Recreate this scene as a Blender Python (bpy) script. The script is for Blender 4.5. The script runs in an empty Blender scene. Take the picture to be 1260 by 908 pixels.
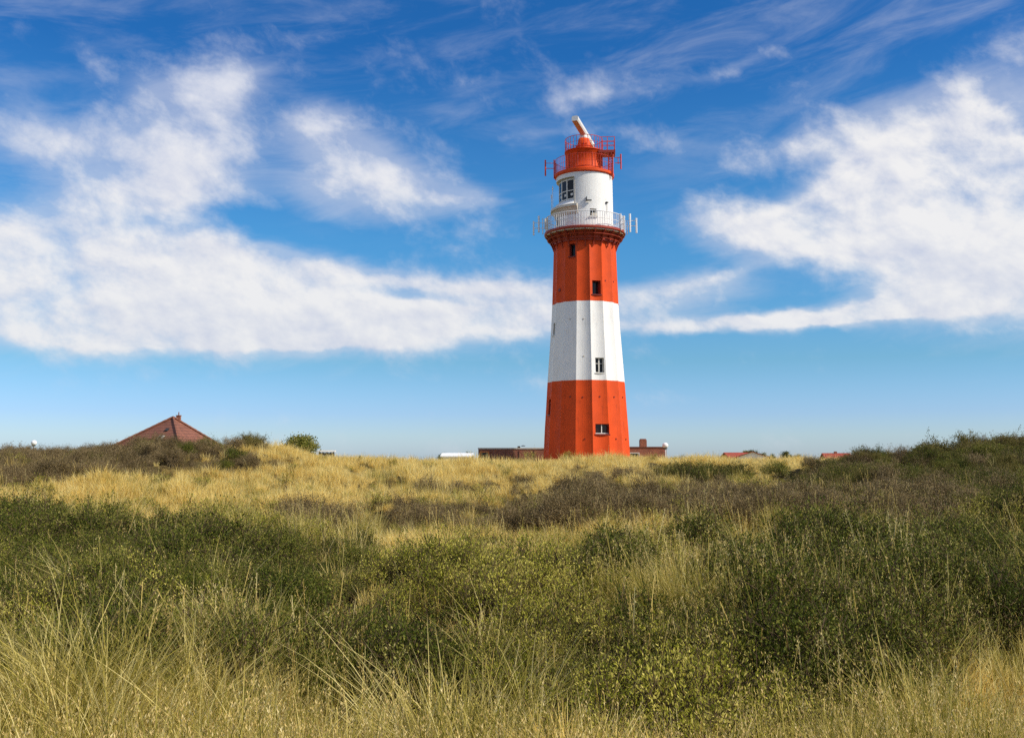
import bpy, bmesh, math, random
import numpy as np
from mathutils import Vector, Matrix, noise as mnoise
R = math.radians
PI = math.pi
random.seed(7); rng = np.random.default_rng(11)
C = bpy.context.scene.collection
scn = bpy.context.scene

# ------------------------------------------------------------------ camera, world, sun, exposure
F = 1275.0; PX, PY = 630.0, 392.0; PITCH = math.atan(176 / F); EYE = 2.0      # photo 1260 px wide
cd = bpy.data.cameras.new('camera'); cam = bpy.data.objects.new('camera', cd); C.objects.link(cam)
cam.location = (0, 0, EYE); cam.rotation_euler = (PI/2 + PITCH, 0, 0)
cd.sensor_width = 36; cd.lens = F / 1260 * 36; cd.shift_y = -62 / 1260; cd.clip_start = .1; cd.clip_end = 20000
scn.camera = cam
SUN_EL = 40; SUN_AZ = 70                      # azimuth turned from -Y towards +X
scn.view_settings.view_transform = 'Standard'; scn.view_settings.look = 'None'
scn.view_settings.gamma = 1; scn.view_settings.use_curve_mapping = False
scn.view_settings.exposure = 0.0
scn.cycles.use_denoising = False; scn.cycles.adaptive_threshold = .02; scn.cycles.max_bounces = 4; scn.cycles.diffuse_bounces = 2; scn.cycles.transmission_bounces = 3; scn.cycles.transparent_max_bounces = 4
sv = Vector((math.sin(R(SUN_AZ))*math.cos(R(SUN_EL)), -math.cos(R(SUN_AZ))*math.cos(R(SUN_EL)), math.sin(R(SUN_EL))))
ld = bpy.data.lights.new('sun', 'SUN'); ld.energy = 5.0; ld.angle = R(.5); ld.color = (1, .92, .79)
lo = bpy.data.objects.new('sun', ld); lo.rotation_euler = sv.to_track_quat('Z', 'Y').to_euler(); C.objects.link(lo)

def ray(px, py):
    u = (px - PX) / F; v = (PY - py) / F
    return Vector((u, math.cos(PITCH) - v*math.sin(PITCH), math.sin(PITCH) + v*math.cos(PITCH)))
def proj(x, y, z):
    dz = z - EYE
    d = y*math.cos(PITCH) + dz*math.sin(PITCH); v = -y*math.sin(PITCH) + dz*math.cos(PITCH)
    return PX + F*x/d, PY - F*v/d
def azel(px, py):
    d = ray(px, py).normalized()
    return math.atan2(d.x, d.y), math.asin(d.z)

world = bpy.data.worlds.new('World'); scn.world = world; world.use_nodes = True
wt = world.node_tree; wt.nodes.clear()
class G:
    """tiny expression helper over a node tree"""
    def __init__(s, t): s.t = t
    def n(s, typ, **kw):
        nd = s.t.nodes.new(typ)
        for k, v in kw.items(): setattr(nd, k, v)
        return nd
    def put(s, sock, v):
        if isinstance(v, bpy.types.NodeSocket): s.t.links.new(v, sock)
        elif v is not None: sock.default_value = v
    def m(s, op, a, b=None, c=None, clamp=False):
        nd = s.n('ShaderNodeMath', operation=op, use_clamp=clamp)
        for i, v in enumerate((a, b, c)): s.put(nd.inputs[i], v) if v is not None else None
        return nd.outputs[0]
    def noise(s, vec, scale, detail=4, rough=.5, dist=0, lac=2.0):
        nd = s.n('ShaderNodeTexNoise'); s.put(nd.inputs['Vector'], vec)
        for k, v in (('Scale', scale), ('Detail', detail), ('Roughness', rough), ('Distortion', dist), ('Lacunarity', lac)): nd.inputs[k].default_value = v
        return nd
    def mix(s, f, a, b, blend='MIX'):
        nd = s.n('ShaderNodeMix', data_type='RGBA', blend_type=blend)
        s.put(nd.inputs[0], f); s.put(nd.inputs[6], a); s.put(nd.inputs[7], b); return nd.outputs[2]
    def xyz(s, x, y, z):
        nd = s.n('ShaderNodeCombineXYZ')
        for i, v in enumerate((x, y, z)): s.put(nd.inputs[i], v)
        return nd.outputs[0]
    def ramp(s, f, stops):
        nd = s.n('ShaderNodeValToRGB'); e = nd.color_ramp.elements
        for i, (p, c) in enumerate(stops):
            el = e[i] if i < 2 else e.new(p)
            el.position = p; el.color = (*c, 1) if len(c) == 3 else c
        s.put(nd.inputs[0], f); return nd.outputs[0]
    def rng(s, v, a, b, c, d, smooth=True):
        nd = s.n('ShaderNodeMapRange', interpolation_type='SMOOTHSTEP' if smooth else 'LINEAR')
        s.put(nd.inputs[0], v)
        for i, q in enumerate((a, b, c, d)): nd.inputs[i+1].default_value = q
        return nd.outputs[0]
g = G(wt)
sky = g.n('ShaderNodeTexSky', sky_type='NISHITA', sun_disc=False, sun_elevation=R(SUN_EL), sun_rotation=R(180 - SUN_AZ),
          air_density=1.0, dust_density=.6, ozone_density=1.6, altitude=10)
hs = g.n('ShaderNodeHueSaturation'); hs.inputs['Saturation'].default_value = 1.08; hs.inputs['Value'].default_value = 1.0
g.put(hs.inputs['Color'], sky.outputs[0])
tc = g.n('ShaderNodeTexCoord'); sp = g.n('ShaderNodeSeparateXYZ'); g.put(sp.inputs[0], tc.outputs['Generated'])
az = g.m('ARCTAN2', sp.outputs[0], sp.outputs[1]); el = g.m('ARCSINE', sp.outputs[2])
K = 180 / PI / 10                                      # tens of degrees
azs = g.m('MULTIPLY', az, K); els = g.m('MULTIPLY', el, K)
base_v = g.xyz(azs, g.m('MULTIPLY', els, 1.7), 3.3)
w1 = g.noise(base_v, 2.4, 4, .6)
ws = g.n('ShaderNodeSeparateColor'); g.put(ws.inputs[0], w1.outputs['Color'])
wa = g.m('ADD', azs, g.m('MULTIPLY', g.m('SUBTRACT', ws.outputs[0], .5), .22))
we = g.m('ADD', els, g.m('MULTIPLY', g.m('SUBTRACT', ws.outputs[1], .5), .15))
BL = [  # cloud banks as directions (px, py of the middle), half sizes, tilt, weight
 (235,180,72,60,35,.95),(285,98,52,24,18,.72),(150,240,95,28,6,.85),(85,180,80,24,0,.55),(210,245,60,18,0,.5),(190,115,50,20,20,.35),
 (430,190,80,46,-20,.95),(520,230,80,26,-12,.8),(570,243,60,10,-8,.4),(385,235,55,16,0,.5),(392,150,36,20,0,.55),
 (40,330,90,50,-5,1.25),(170,365,130,48,-6,1.3),(330,385,140,34,-4,1.25),(480,388,140,24,-2,1.2),(620,390,100,17,0,1.1),
 (300,318,130,20,-8,.85),(480,345,140,18,-6,.85),(110,412,130,16,0,1.1),(390,420,110,11,0,1.0),(640,358,80,14,0,.75),
 (820,365,90,20,4,1.0),(930,393,180,9,2,1.3),(1060,388,80,9,2,.9),(900,338,60,9,15,.6),
 (745,112,100,18,8,.45),(580,105,60,14,10,.4),(920,78,60,10,14,.4),(800,172,80,16,-8,.42),(650,165,60,9,0,.3),
 (1130,240,95,62,-15,1.45),(1215,300,90,78,0,1.5),(1250,240,80,80,0,1.25),(1070,285,80,34,0,1.05),(910,274,75,26,-5,.95),
 (990,290,70,22,0,.9),(1150,165,100,18,15,.7),(1040,230,60,26,25,.7),(1130,125,150,26,12,.58),(520,366,80,9,-3,-.75),(330,272,60,8,-10,-.4),(960,185,70,12,12,.35),
 (1130,345,50,30,30,.9),(1190,375,70,14,-8,.8),(80,90,130,18,5,.35),(40,150,80,30,0,.45),(470,270,100,14,-5,.35),
 (-120,330,140,50,0,1.),(1420,300,150,60,0,1.)]
tot = None
for (bx, by, sx, sy, rot, wgt) in BL:
    a0, e0 = azel(bx, by); a0 *= K; e0 *= K
    sc = K / F; c, s_ = math.cos(R(rot)), math.sin(R(rot))
    da = g.m('SUBTRACT', wa, a0); de = g.m('SUBTRACT', we, e0)
    p = g.m('ADD', g.m('MULTIPLY', da, c/(sx*sc)), g.m('MULTIPLY', de, s_/(sx*sc)))
    q = g.m('ADD', g.m('MULTIPLY', da, -s_/(sy*sc)), g.m('MULTIPLY', de, c/(sy*sc)))
    r2 = g.m('ADD', g.m('MULTIPLY', p, p), g.m('MULTIPLY', q, q))
    gg = g.m('MULTIPLY', g.m('EXPONENT', g.m('MULTIPLY', r2, -.75)), wgt)
    tot = gg if tot is None else g.m('ADD', tot, gg)
around = g.m('MAXIMUM', g.rng(g.m('ABSOLUTE', azs), 3.6, 5.2, 0, .72), g.rng(els, 2.9, 4.2, 0, .55))  # unseen clouds outside the view, added to whiten the fill light
tot = g.m('MAXIMUM', g.m('MINIMUM', tot, 1.4), around)
fv = g.xyz(azs, g.m('ADD', g.m('MULTIPLY', els, 1.35), g.m('MULTIPLY', azs, .25)), 12.3)
f1 = g.noise(fv, 2.3, 11, .6, .12).outputs[0]
fv2 = g.xyz(g.m('ADD', azs, .05), g.m('ADD', g.m('ADD', g.m('MULTIPLY', els, 1.35), .09), g.m('MULTIPLY', azs, .25)), 12.3)
f2 = g.noise(fv2, 2.3, 5, .55, .12).outputs[0]
thin = g.noise(g.xyz(g.m('MULTIPLY', azs, .8), g.m('SUBTRACT', g.m('MULTIPLY', els, 3.2), g.m('MULTIPLY', azs, .5)), 9.1), 1.6, 7, .62, .5).outputs[0]
raw = g.m('ADD', tot, g.m('MULTIPLY', g.m('SUBTRACT', f1, .5), 2.4))
dens = g.m('MAXIMUM', g.rng(raw, .1, 1.42, 0, 1), g.m('MULTIPLY', g.rng(g.m('ADD', tot, g.m('MULTIPLY', g.m('SUBTRACT', thin, .5), 1.2)), .1, 1.0, 0, 1), .5))
veil = g.m('MULTIPLY', g.rng(thin, .42, .85, 0, .3), g.rng(els, .9, 2.2, 0, 1))
alpha = g.m('MAXIMUM', g.m('MULTIPLY', dens, .97), veil)
lit = g.m('ADD', g.m('MULTIPLY', g.m('SUBTRACT', f1, f2), 2.4), g.m('SUBTRACT', .78, g.m('MULTIPLY', g.rng(raw, 1.0, 2.2, 0, 1), .0)), clamp=True)
ccol = g.mix(g.m('MULTIPLY', lit, g.rng(raw, .3, 1.5, .55, 1)), (.50, .56, .74, 1), (.90, .89, .89, 1))
lowf = g.rng(els, .2, 1.6, 1, 0)
ccol = g.mix(g.m('MULTIPLY', g.rng(els, 1.1, 2.0, 0, .5), g.rng(azs, .3, 1.0, 1, 0)), ccol, (.62, .67, .82, 1))
ccol = g.mix(g.m('MULTIPLY', lowf, .25), ccol, (.62, .68, .76, 1))
SKYS = .12
tint = g.ramp(g.m('DIVIDE', els, 3.0), [(p/30, tuple(q*o*.5 for q, o in zip(c, (.62, .84, 1.0)))) for p, c in
    ((0, (1.22, 1.14, 1.5)), (1.4, (1.12, 1.08, 1.34)), (2.6, (.92, .95, 1.3)), (5.4, (.66, .85, .96)), (12, (.48, .88, 1.02)), (17, (.37, .78, 1.0)), (22, (.20, .63, .94)))])
skyc = g.mix(1.0, hs.outputs[0], g.mix(1.0, tint, (SKYS*2.2, SKYS*2.2, SKYS*2.2, 1), 'MULTIPLY'), 'MULTIPLY')
full = g.mix(alpha, skyc, ccol)
bg = g.n('ShaderNodeBackground'); g.put(bg.inputs[0], full); bg.inputs[1].default_value = 1.0
wo = g.n('ShaderNodeOutputWorld'); g.put(wo.inputs[0], bg.outputs[0])

# ------------------------------------------------------------------ object helpers
def tag(o, label=None, cat=None, group=None, kind=None):
    if label: o['label'] = label
    if cat: o['category'] = cat
    if group: o['group'] = group
    if kind: o['kind'] = kind
    return o
def empty(name, loc, rz=0, **kw):
    o = bpy.data.objects.new(name, None); C.objects.link(o); o.location = loc; o.rotation_euler = (0, 0, rz)
    o.empty_display_size = .3
    return tag(o, **kw)
class MB:
    def __init__(s): s.v = []; s.f = []; s.mi = []; s.sm = []; s.cur = 0; s.smooth = False
    def add(s, vs, fs):
        b = len(s.v); s.v += [tuple(v) for v in vs]
        for f in fs: s.f.append([i + b for i in f]); s.mi.append(s.cur); s.sm.append(s.smooth)
    def box(s, c, size, M=None):
        x, y, z = [q/2 for q in size]
        vs = [Vector((sx*x, sy*y, sz*z)) for sx in (-1, 1) for sy in (-1, 1) for sz in (-1, 1)]
        if M is not None: vs = [M @ v for v in vs]
        vs = [v + Vector(c) for v in vs]
        s.add(vs, [(0,1,3,2),(4,6,7,5),(0,4,5,1),(2,3,7,6),(0,2,6,4),(1,5,7,3)])
    def tube(s, pts, r, n=6, cap=True, closed=False):
        pts = [Vector(p) for p in pts]; rr = r if isinstance(r, (list, tuple)) else [r]*len(pts)
        rings = []; N = len(pts)
        for i, p in enumerate(pts):
            a = pts[(i-1) % N] if (closed or i) else p; b = pts[(i+1) % N] if (closed or i < N-1) else p
            d = (b - a).normalized() if (b-a).length > 1e-9 else Vector((0, 0, 1))
            up = Vector((0, 0, 1)) if abs(d.z) < .95 else Vector((1, 0, 0))
            x = d.cross(up).normalized(); y = x.cross(d)
            rings.append([p + (x*math.cos(2*PI*k/n) + y*math.sin(2*PI*k/n))*rr[i] for k in range(n)])
        vs = [v for q in rings for v in q]; fs = []
        for i in range(N if closed else N-1):
            j = (i+1) % N
            for k in range(n): fs.append((i*n+k, i*n+(k+1) % n, j*n+(k+1) % n, j*n+k))
        if cap and not closed: fs.append(tuple(range(n))[::-1]); fs.append(tuple((N-1)*n+k for k in range(n)))
        s.add(vs, fs)
    def lathe(s, prof, n=64, a0=0, a1=2*PI, close=True):
        """prof (r,z) list; angle measured from -Y towards +X"""
        fullc = abs(a1-a0-2*PI) < 1e-6; m = n if fullc else n+1; vs = []
        for k in range(m):
            a = a0 + (a1-a0)*k/n
            for r, z in prof: vs.append((r*math.sin(a), -r*math.cos(a), z))
        P = len(prof); fs = []
        for k in range(n):
            k2 = (k+1) % m
            for i in range(P-1 if not close else P):
                j = (i+1) % P
                fs.append((k*P+i, k2*P+i, k2*P+j, k*P+j))
        if close and not fullc: fs.append(tuple(range(P))); fs.append(tuple((m-1)*P+i for i in range(P))[::-1])
        s.add(vs, fs)
    def build(s, name, mats, parent=None, **kw):
        me = bpy.data.meshes.new(name); me.from_pydata(s.v, [], s.f)
        if not isinstance(mats, (list, tuple)): mats = [mats]
        for m in mats: me.materials.append(m)
        me.polygons.foreach_set('material_index', s.mi); me.polygons.foreach_set('use_smooth', s.sm)
        bm = bmesh.new(); bm.from_mesh(me); bmesh.ops.remove_doubles(bm, verts=bm.verts, dist=1e-5)
        bmesh.ops.recalc_face_normals(bm, faces=bm.faces); bm.to_mesh(me); bm.free(); me.update()
        o = bpy.data.objects.new(name, me); C.objects.link(o)
        if parent: o.parent = parent
        return tag(o, **kw)

# ------------------------------------------------------------------ materials
def newmat(name):
    m = bpy.data.materials.new(name); m.use_nodes = True; t = m.node_tree
    b = t.nodes['Principled BSDF']; return m, G(t), b
def paint(name, col, rough=.45, var=.18, dirt=(.25, .17, .1), dirt_amt=.25, scale=1.2, streak=True, spec=.4):
    m, g, b = newmat(name); tc = g.n('ShaderNodeTexCoord'); ob = tc.outputs['Object']
    n1 = g.noise(ob, scale, 6, .6).outputs[0]
    c = g.mix(g.rng(n1, .3, .7, 0, var), (*col, 1), tuple(q*.62 for q in col) + (1,))
    mp = g.n('ShaderNodeMapping'); mp.inputs['Scale'].default_value = (6, 6, .45) if streak else (3, 3, 3)
    g.put(mp.inputs[0], ob); n2 = g.noise(mp.outputs[0], 1.0, 8, .65).outputs[0]
    c = g.mix(g.rng(n2, .52, .78, 0, dirt_amt), c, (*dirt, 1))
    n3 = g.noise(ob, 9, 5, .7).outputs[0]
    c = g.mix(g.rng(n3, .66, .78, 0, dirt_amt*.8), c, (*dirt, 1))
    g.put(b.inputs['Base Color'], c)
    g.put(b.inputs['Roughness'], g.rng(n3, .3, .7, rough-.08, rough+.12))
    b.inputs['Specular IOR Level'].default_value = spec
    bp = g.n('ShaderNodeBump'); bp.inputs['Strength'].default_value = .25; bp.inputs['Distance'].default_value = .02
    g.put(bp.inputs['Height'], g.noise(ob, 3.5, 4, .5).outputs[0]); g.put(b.inputs['Normal'], bp.outputs[0])
    return m
M = {}
M['red'] = paint('red_paint', (.70, .075, .009), dirt=(.24, .03, .01), var=.4, dirt_amt=.55, rough=.6, spec=.2)
M['white'] = paint('white_paint', (.80, .79, .76), dirt=(.42, .35, .26), dirt_amt=.42, var=.12)
M['rustredshade'] = paint('shaded_rusty_red_paint', (.36, .04, .016), dirt=(.12, .05, .03), dirt_amt=.7, var=.5, scale=4)  # rusty red darkened so the gallery's shade sits in the paint colour
M['cream'] = paint('weathered_cream_paint', (.62, .56, .46), dirt=(.3, .2, .12), dirt_amt=.6, scale=4)
M['whitemetal'] = paint('white_metal', (.78, .78, .78), rough=.35, dirt_amt=.1, scale=6)
M['redmetal'] = paint('red_railing_metal', (.60, .06, .03), rough=.4, dirt=(.2, .05, .04), dirt_amt=.3, scale=6)
M['radar'] = paint('radar_housing_white', (.80, .78, .74), rough=.35, dirt_amt=.12, streak=False)
M['radarshade'] = paint('radar_shaded_side_pinkish', (.62, .33, .24), rough=.5, dirt_amt=.12, streak=False)  # pinkish shade of the beam's left underside, painted as its colour
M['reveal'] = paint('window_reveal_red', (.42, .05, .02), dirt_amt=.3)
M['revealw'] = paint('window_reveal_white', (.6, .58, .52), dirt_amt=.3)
M['frame'] = paint('window_frame_white', (.7, .68, .62), dirt_amt=.3, scale=5)
M['framered'] = paint('window_frame_dark_red', (.2, .02, .012), dirt_amt=.3, scale=5)
M['dark'] = paint('dark_metal', (.03, .03, .03), dirt_amt=.2, scale=5)
M['lamp'] = paint('opal_lamp_glass', (.85, .85, .83), rough=.2, dirt_amt=.05)
def glass(name, col):
    m, g, b = newmat(name); tc = g.n('ShaderNodeTexCoord')
    g.put(b.inputs['Base Color'], g.mix(g.noise(tc.outputs['Object'], 2, 3).outputs[0], (*col, 1), tuple(q*.4 for q in col) + (1,)))
    b.inputs['Roughness'].default_value = .06; b.inputs['Specular IOR Level'].default_value = .3; return m
M['glass'] = glass('dark_window_glass', (.008, .010, .012)); M['glassr'] = glass('dark_red_window_glass', (.035, .012, .012))
def bricks(name, c1, c2, mortar, scale=4.0):
    m, g, b = newmat(name); tc = g.n('ShaderNodeTexCoord'); sp = g.n('ShaderNodeSeparateXYZ'); g.put(sp.inputs[0], tc.outputs['Object'])
    v = g.xyz(g.m('ADD', sp.outputs[0], sp.outputs[1]), sp.outputs[2], 0)
    br = g.n('ShaderNodeTexBrick'); g.put(br.inputs['Vector'], v); br.inputs['Scale'].default_value = scale
    br.inputs['Color1'].default_value = (*c1, 1); br.inputs['Color2'].default_value = (*c2, 1); br.inputs['Mortar'].default_value = (*mortar, 1)
    br.inputs['Mortar Size'].default_value = .03
    n = g.noise(tc.outputs['Object'], 1.5, 6, .6).outputs[0]
    g.put(b.inputs['Base Color'], g.mix(g.rng(n, .4, .75, 0, .6), br.outputs[0], tuple(q*.45 for q in c1) + (1,)))
    b.inputs['Roughness'].default_value = .85
    bp = g.n('ShaderNodeBump'); bp.inputs['Strength'].default_value = .5; bp.inputs['Distance'].default_value = .02
    g.put(bp.inputs['Height'], br.outputs[1]); bp.invert = True; g.put(b.inputs['Normal'], bp.outputs[0]); return m
M['brick'] = bricks('dark_red_brick', (.36, .11, .055), (.25, .075, .04), (.24, .17, .12))
def tiles(name, c1, c2, row=.55):
    m, g, b = newmat(name); tc = g.n('ShaderNodeTexCoord'); sp = g.n('ShaderNodeSeparateXYZ'); g.put(sp.inputs[0], tc.outputs['Object'])
    fr = g.m('FRACT', g.m('DIVIDE', sp.outputs[2], row*.5)); line = g.rng(fr, 0, .35, 1, 0)
    xx = g.m('FRACT', g.m('DIVIDE', g.m('ADD', sp.outputs[0], g.m('MULTIPLY', sp.outputs[1], .7)), .3)); l2 = g.rng(xx, 0, .3, .35, 0)
    n = g.noise(tc.outputs['Object'], 2.2, 7, .7).outputs[0]
    c = g.mix(g.rng(n, .3, .7, 0, 1), (*c1, 1), (*c2, 1)); c = g.mix(g.m('MULTIPLY', g.m('MAXIMUM', line, l2), .6), c, tuple(q*.35 for q in c2) + (1,))
    g.put(b.inputs['Base Color'], c); b.inputs['Roughness'].default_value = .75
    bp = g.n('ShaderNodeBump'); bp.inputs['Strength'].default_value = .8; bp.inputs['Distance'].default_value = .05
    g.put(bp.inputs['Height'], fr); g.put(b.inputs['Normal'], bp.outputs[0]); return m
M['tile'] = tiles('brown_red_roof_tiles', (.25, .09, .05), (.15, .055, .032)); M['tiler'] = tiles('red_roof_tiles', (.42, .07, .035), (.26, .04, .025))
M['plaster'] = paint('orange_rendered_wall', (.66, .22, .06), rough=.8, streak=False); M['plasterw'] = paint('white_rendered_wall', (.78, .74, .66), rough=.8, streak=False)
M['roofwhite'] = paint('white_flat_roof', (.82, .82, .8), rough=.6, streak=False, dirt_amt=.15)
def leafmat(name, cols, trans=.35, rough=.6, patch=None, inst=True):
    """cols = ramp stops by random; patch = second ramp mixed in by world position"""
    m, g, b = newmat(name)
    geo = g.n('ShaderNodeNewGeometry'); n0 = g.noise(geo.outputs['Position'], 1.3, 4, .6).outputs[0]
    isl = g.m('MULTIPLY', geo.outputs['Random Per Island'], 1.0)
    oi = g.n('ShaderNodeObjectInfo')
    f = g.m('ADD', g.m('MULTIPLY', isl, .45), g.m('ADD', g.m('MULTIPLY', oi.outputs['Random'], .42), g.m('MULTIPLY', g.m('SUBTRACT', n0, .42), .8)), clamp=True)
    n = len(cols); c = g.ramp(f, [(i/(n-1), q) for i, q in enumerate(cols)])
    g.put(b.inputs['Base Color'], c); b.inputs['Roughness'].default_value = rough; b.inputs['Specular IOR Level'].default_value = .1
    tr = g.n('ShaderNodeBsdfTranslucent'); g.put(tr.inputs[0], c); mx = g.n('ShaderNodeMixShader'); mx.inputs[0].default_value = trans
    g.put(mx.inputs[1], b.outputs[0]); g.put(mx.inputs[2], tr.outputs[0])
    g.put(g.t.nodes['Material Output'].inputs[0], mx.outputs[0]); return m
M['straw'] = leafmat('dry_golden_grass', [(.34,.21,.045),(.66,.46,.11),(.88,.66,.20),(.97,.82,.38),(.64,.47,.10)], .4)
M['marram'] = leafmat('green_yellow_grass', [(.07,.08,.012),(.22,.20,.03),(.54,.43,.10),(.86,.72,.30),(.17,.17,.022)], .4)
M['pale'] = leafmat('pale_seed_heads', [(.50,.34,.11),(.74,.54,.20),(.9,.76,.40)], .35)
M['green'] = leafmat('dark_green_leaves', [(.022,.030,.004),(.05,.068,.008),(.10,.118,.014),(.25,.23,.04),(.46,.38,.17)], .2)
M['olive'] = leafmat('olive_leaves', [(.035,.036,.01),(.085,.08,.018),(.15,.13,.03),(.25,.20,.06),(.10,.08,.022)], .3)
M['herb'] = leafmat('yellow_green_leaves', [(.04,.055,.006),(.14,.16,.014),(.40,.38,.04),(.74,.62,.16),(.10,.12,.012)], .35)
M['brown'] = leafmat('brown_purple_scrub_leaves', [(.045,.032,.012),(.10,.072,.026),(.18,.13,.048),(.38,.28,.14),(.07,.062,.018)], .2)
M['twig'] = paint('twig_bark', (.10, .068, .038), rough=.95, spec=.08, dirt_amt=.3, streak=False)
M['twigpale'] = paint('pale_dead_twigs', (.20, .145, .08), rough=.95, spec=.08, dirt_amt=.3, streak=False)
def groundmat():
    m, g, b = newmat('dune_ground'); geo = g.n('ShaderNodeNewGeometry'); P = geo.outputs['Position']
    n1 = g.noise(P, .12, 6, .6).outputs[0]; n2 = g.noise(P, 3.0, 6, .7).outputs[0]
    c = g.mix(g.rng(n1, .4, .62, 0, 1), (.04, .032, .014, 1), (.16, .11, .035, 1))
    c = g.mix(g.rng(n2, .4, .7, 0, .8), c, (.05, .045, .02, 1))
    sp = g.n('ShaderNodeSeparateXYZ'); g.put(sp.inputs[0], P)
    far = g.rng(sp.outputs[1], 60, 90, 0, 1)
    cf = g.mix(g.rng(g.noise(P, .03, 5, .6).outputs[0], .4, .65, 0, 1), (.36, .28, .11, 1), (.16, .17, .06, 1))
    g.put(b.inputs['Base Color'], g.mix(far, c, cf)); b.inputs['Roughness'].default_value = .95; b.inputs['Specular IOR Level'].default_value = .1
    bp = g.n('ShaderNodeBump'); bp.inputs['Strength'].default_value = .8; bp.inputs['Distance'].default_value = .1
    g.put(bp.inputs['Height'], n2); g.put(b.inputs['Normal'], bp.outputs[0]); return m
M['ground'] = groundmat()

# ------------------------------------------------------------------ terrain
RX = [-60, -27.3, -24, -19, -15, -13.2, -10.5, -6, -1.5, 3, 7.5, 9.5, 14, 17, 20.5, 24, 28, 60]   # x along the crest (58 m away)
RZ = [2.3, 2.2, 2.28, 2.5, 2.65, 2.5, 1.98, 1.80, 1.72, 1.78, 1.82, 1.78, 1.72, 1.7, 1.8, 2.1, 2.4, 2.6]
YY = [-400, -5, 4, 9, 14, 20, 28, 36, 44, 51, 58, 66, 76, 90, 140, 400, 9000]
_h = np.random.default_rng(5); HUM = [(_h.uniform(1.8, 6.5), _h.uniform(0, PI), _h.uniform(0, 6), _h.uniform(.25, .6)) for _ in range(9)]
def terr(x, y):
    x = np.asarray(x, float); y = np.asarray(y, float)
    rz = np.interp(x * 58 / np.maximum(y, 58), RX, RZ)
    zs = np.array([0, 0, 0, 0, .02, .05, .22, .52, .98, 1.50, 0, 0, 1.55, 1.5, 1.3, .9, .3])
    zz = np.interp(y, YY, zs)
    w = np.interp(y, [36, 58, 64, 80], [0, 1, 1, 0]); w = w*w*(3-2*w)
    base = np.interp(y, [-400, -5, 10, 14, 20, 28, 36, 44, 51, 58, 76, 90, 140, 400, 9000], [-1.2, -1.2, -.75, -.03, .05, .22, .52, .98, 1.45, 1.85, 1.55, 1.5, 1.3, .9, .3])
    z = base*(1-w) + rz*w*np.where(y < 58, np.clip(base/1.85, 0, 1), 1) 
    amp = np.interp(y, [0, 12, 30, 50, 58, 90], [.05, .12, .3, .28, .10, .1])
    z = z + amp*(.5*np.sin(x*.31 + 1.3*np.sin(y*.17)) + .35*np.sin(y*.43 + x*.22 + 1.1) + .15*np.sin(x*.9 - y*.7))
    hum = 0
    for i, (wl, ang, ph, wt_) in enumerate(HUM): hum = hum + wt_*np.sin((x*math.cos(ang)+y*math.sin(ang))*2*PI/wl + ph + 1.7*np.sin((x*math.sin(ang)-y*math.cos(ang))*2*PI/(wl*1.9)+ph*2))
    z = z + hum*np.interp(y, [8, 14, 30, 52, 60, 90], [.03, .10, .20, .20, .07, .05])
    z = z + np.interp(x*np.clip(30/np.maximum(y, 1), 0, 1.2), [5, 12, 18], [0, .2, .5])*np.interp(y, [12, 25, 50, 60], [0, 1, .8, 0])
    return z
def tz(x, y): return float(terr(x, y))
def hit(px, py):
    d = ray(px, py)
    for k in range(4, 1200):
        y = k*.25; p = d*(y/d.y)
        if EYE + p.z < tz(p.x, y): return Vector((p.x, y, tz(p.x, y)))
    return None
def at(px, Y): return PX and (px - PX)/F*(Y*math.cos(PITCH))     # x for a thing near eye height at distance Y
def axis(lo, hi, near, far):
    a = [lo]; out = np.concatenate([-np.geomspace(far, near, 34)[:-1], np.arange(-near, near, .8), np.geomspace(near, far, 34)]); return out
xs = axis(0, 0, 48, 9000); ys = np.concatenate([np.array([-400, -150, -60, -25, -12]), np.arange(-6, 90, .6), np.geomspace(90, 9000, 40)])
X, Yg = np.meshgrid(xs, ys); Z = terr(X, Yg)
nx, ny = len(xs), len(ys)
me = bpy.data.meshes.new('ground')
vs = np.stack([X.ravel(), Yg.ravel(), Z.ravel()], 1)
me.from_pydata(vs.tolist(), [], [(j*nx+i, j*nx+i+1, (j+1)*nx+i+1, (j+1)*nx+i) for j in range(ny-1) for i in range(nx-1)])
me.materials.append(M['ground']); me.polygons.foreach_set('use_smooth', [True]*len(me.polygons))
gr = bpy.data.objects.new('ground', me); C.objects.link(gr); tag(gr, kind='structure')

# ------------------------------------------------------------------ lighthouse
TY = 85.0; TX = at(722.3, TY); ZB = tz(TX, TY) - .15
TAZ = math.atan2(TX, TY)
def depth(z): return TY*math.cos(PITCH) + (z-EYE)*math.sin(PITCH)
def Zr(row, near=0):                       # local height of a photo row, at the tower's distance less `near` metres
    d = ray(722, row); return EYE + d.z/d.y*(TY-near) - ZB
def Rr(px, row): return px*depth(Zr(row)+ZB)/F
def cx(row): return PX + F*TX/depth(Zr(row)+ZB)
def PH(px, row, r):
    q = Rr(px - cx(row), row)/r; return math.asin(max(-1, min(1, q)))
def PP(phi, r, z): return Vector((r*math.sin(phi), -r*math.cos(phi), z))
def frameM(phi): return Matrix.Rotation(phi, 3, 'Z')          # local x = tangent, local -y = outward
LH = empty('lighthouse', (TX, TY, ZB), -TAZ, label='tall red and white banded lighthouse standing behind the dune crest', cat='lighthouse')

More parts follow.
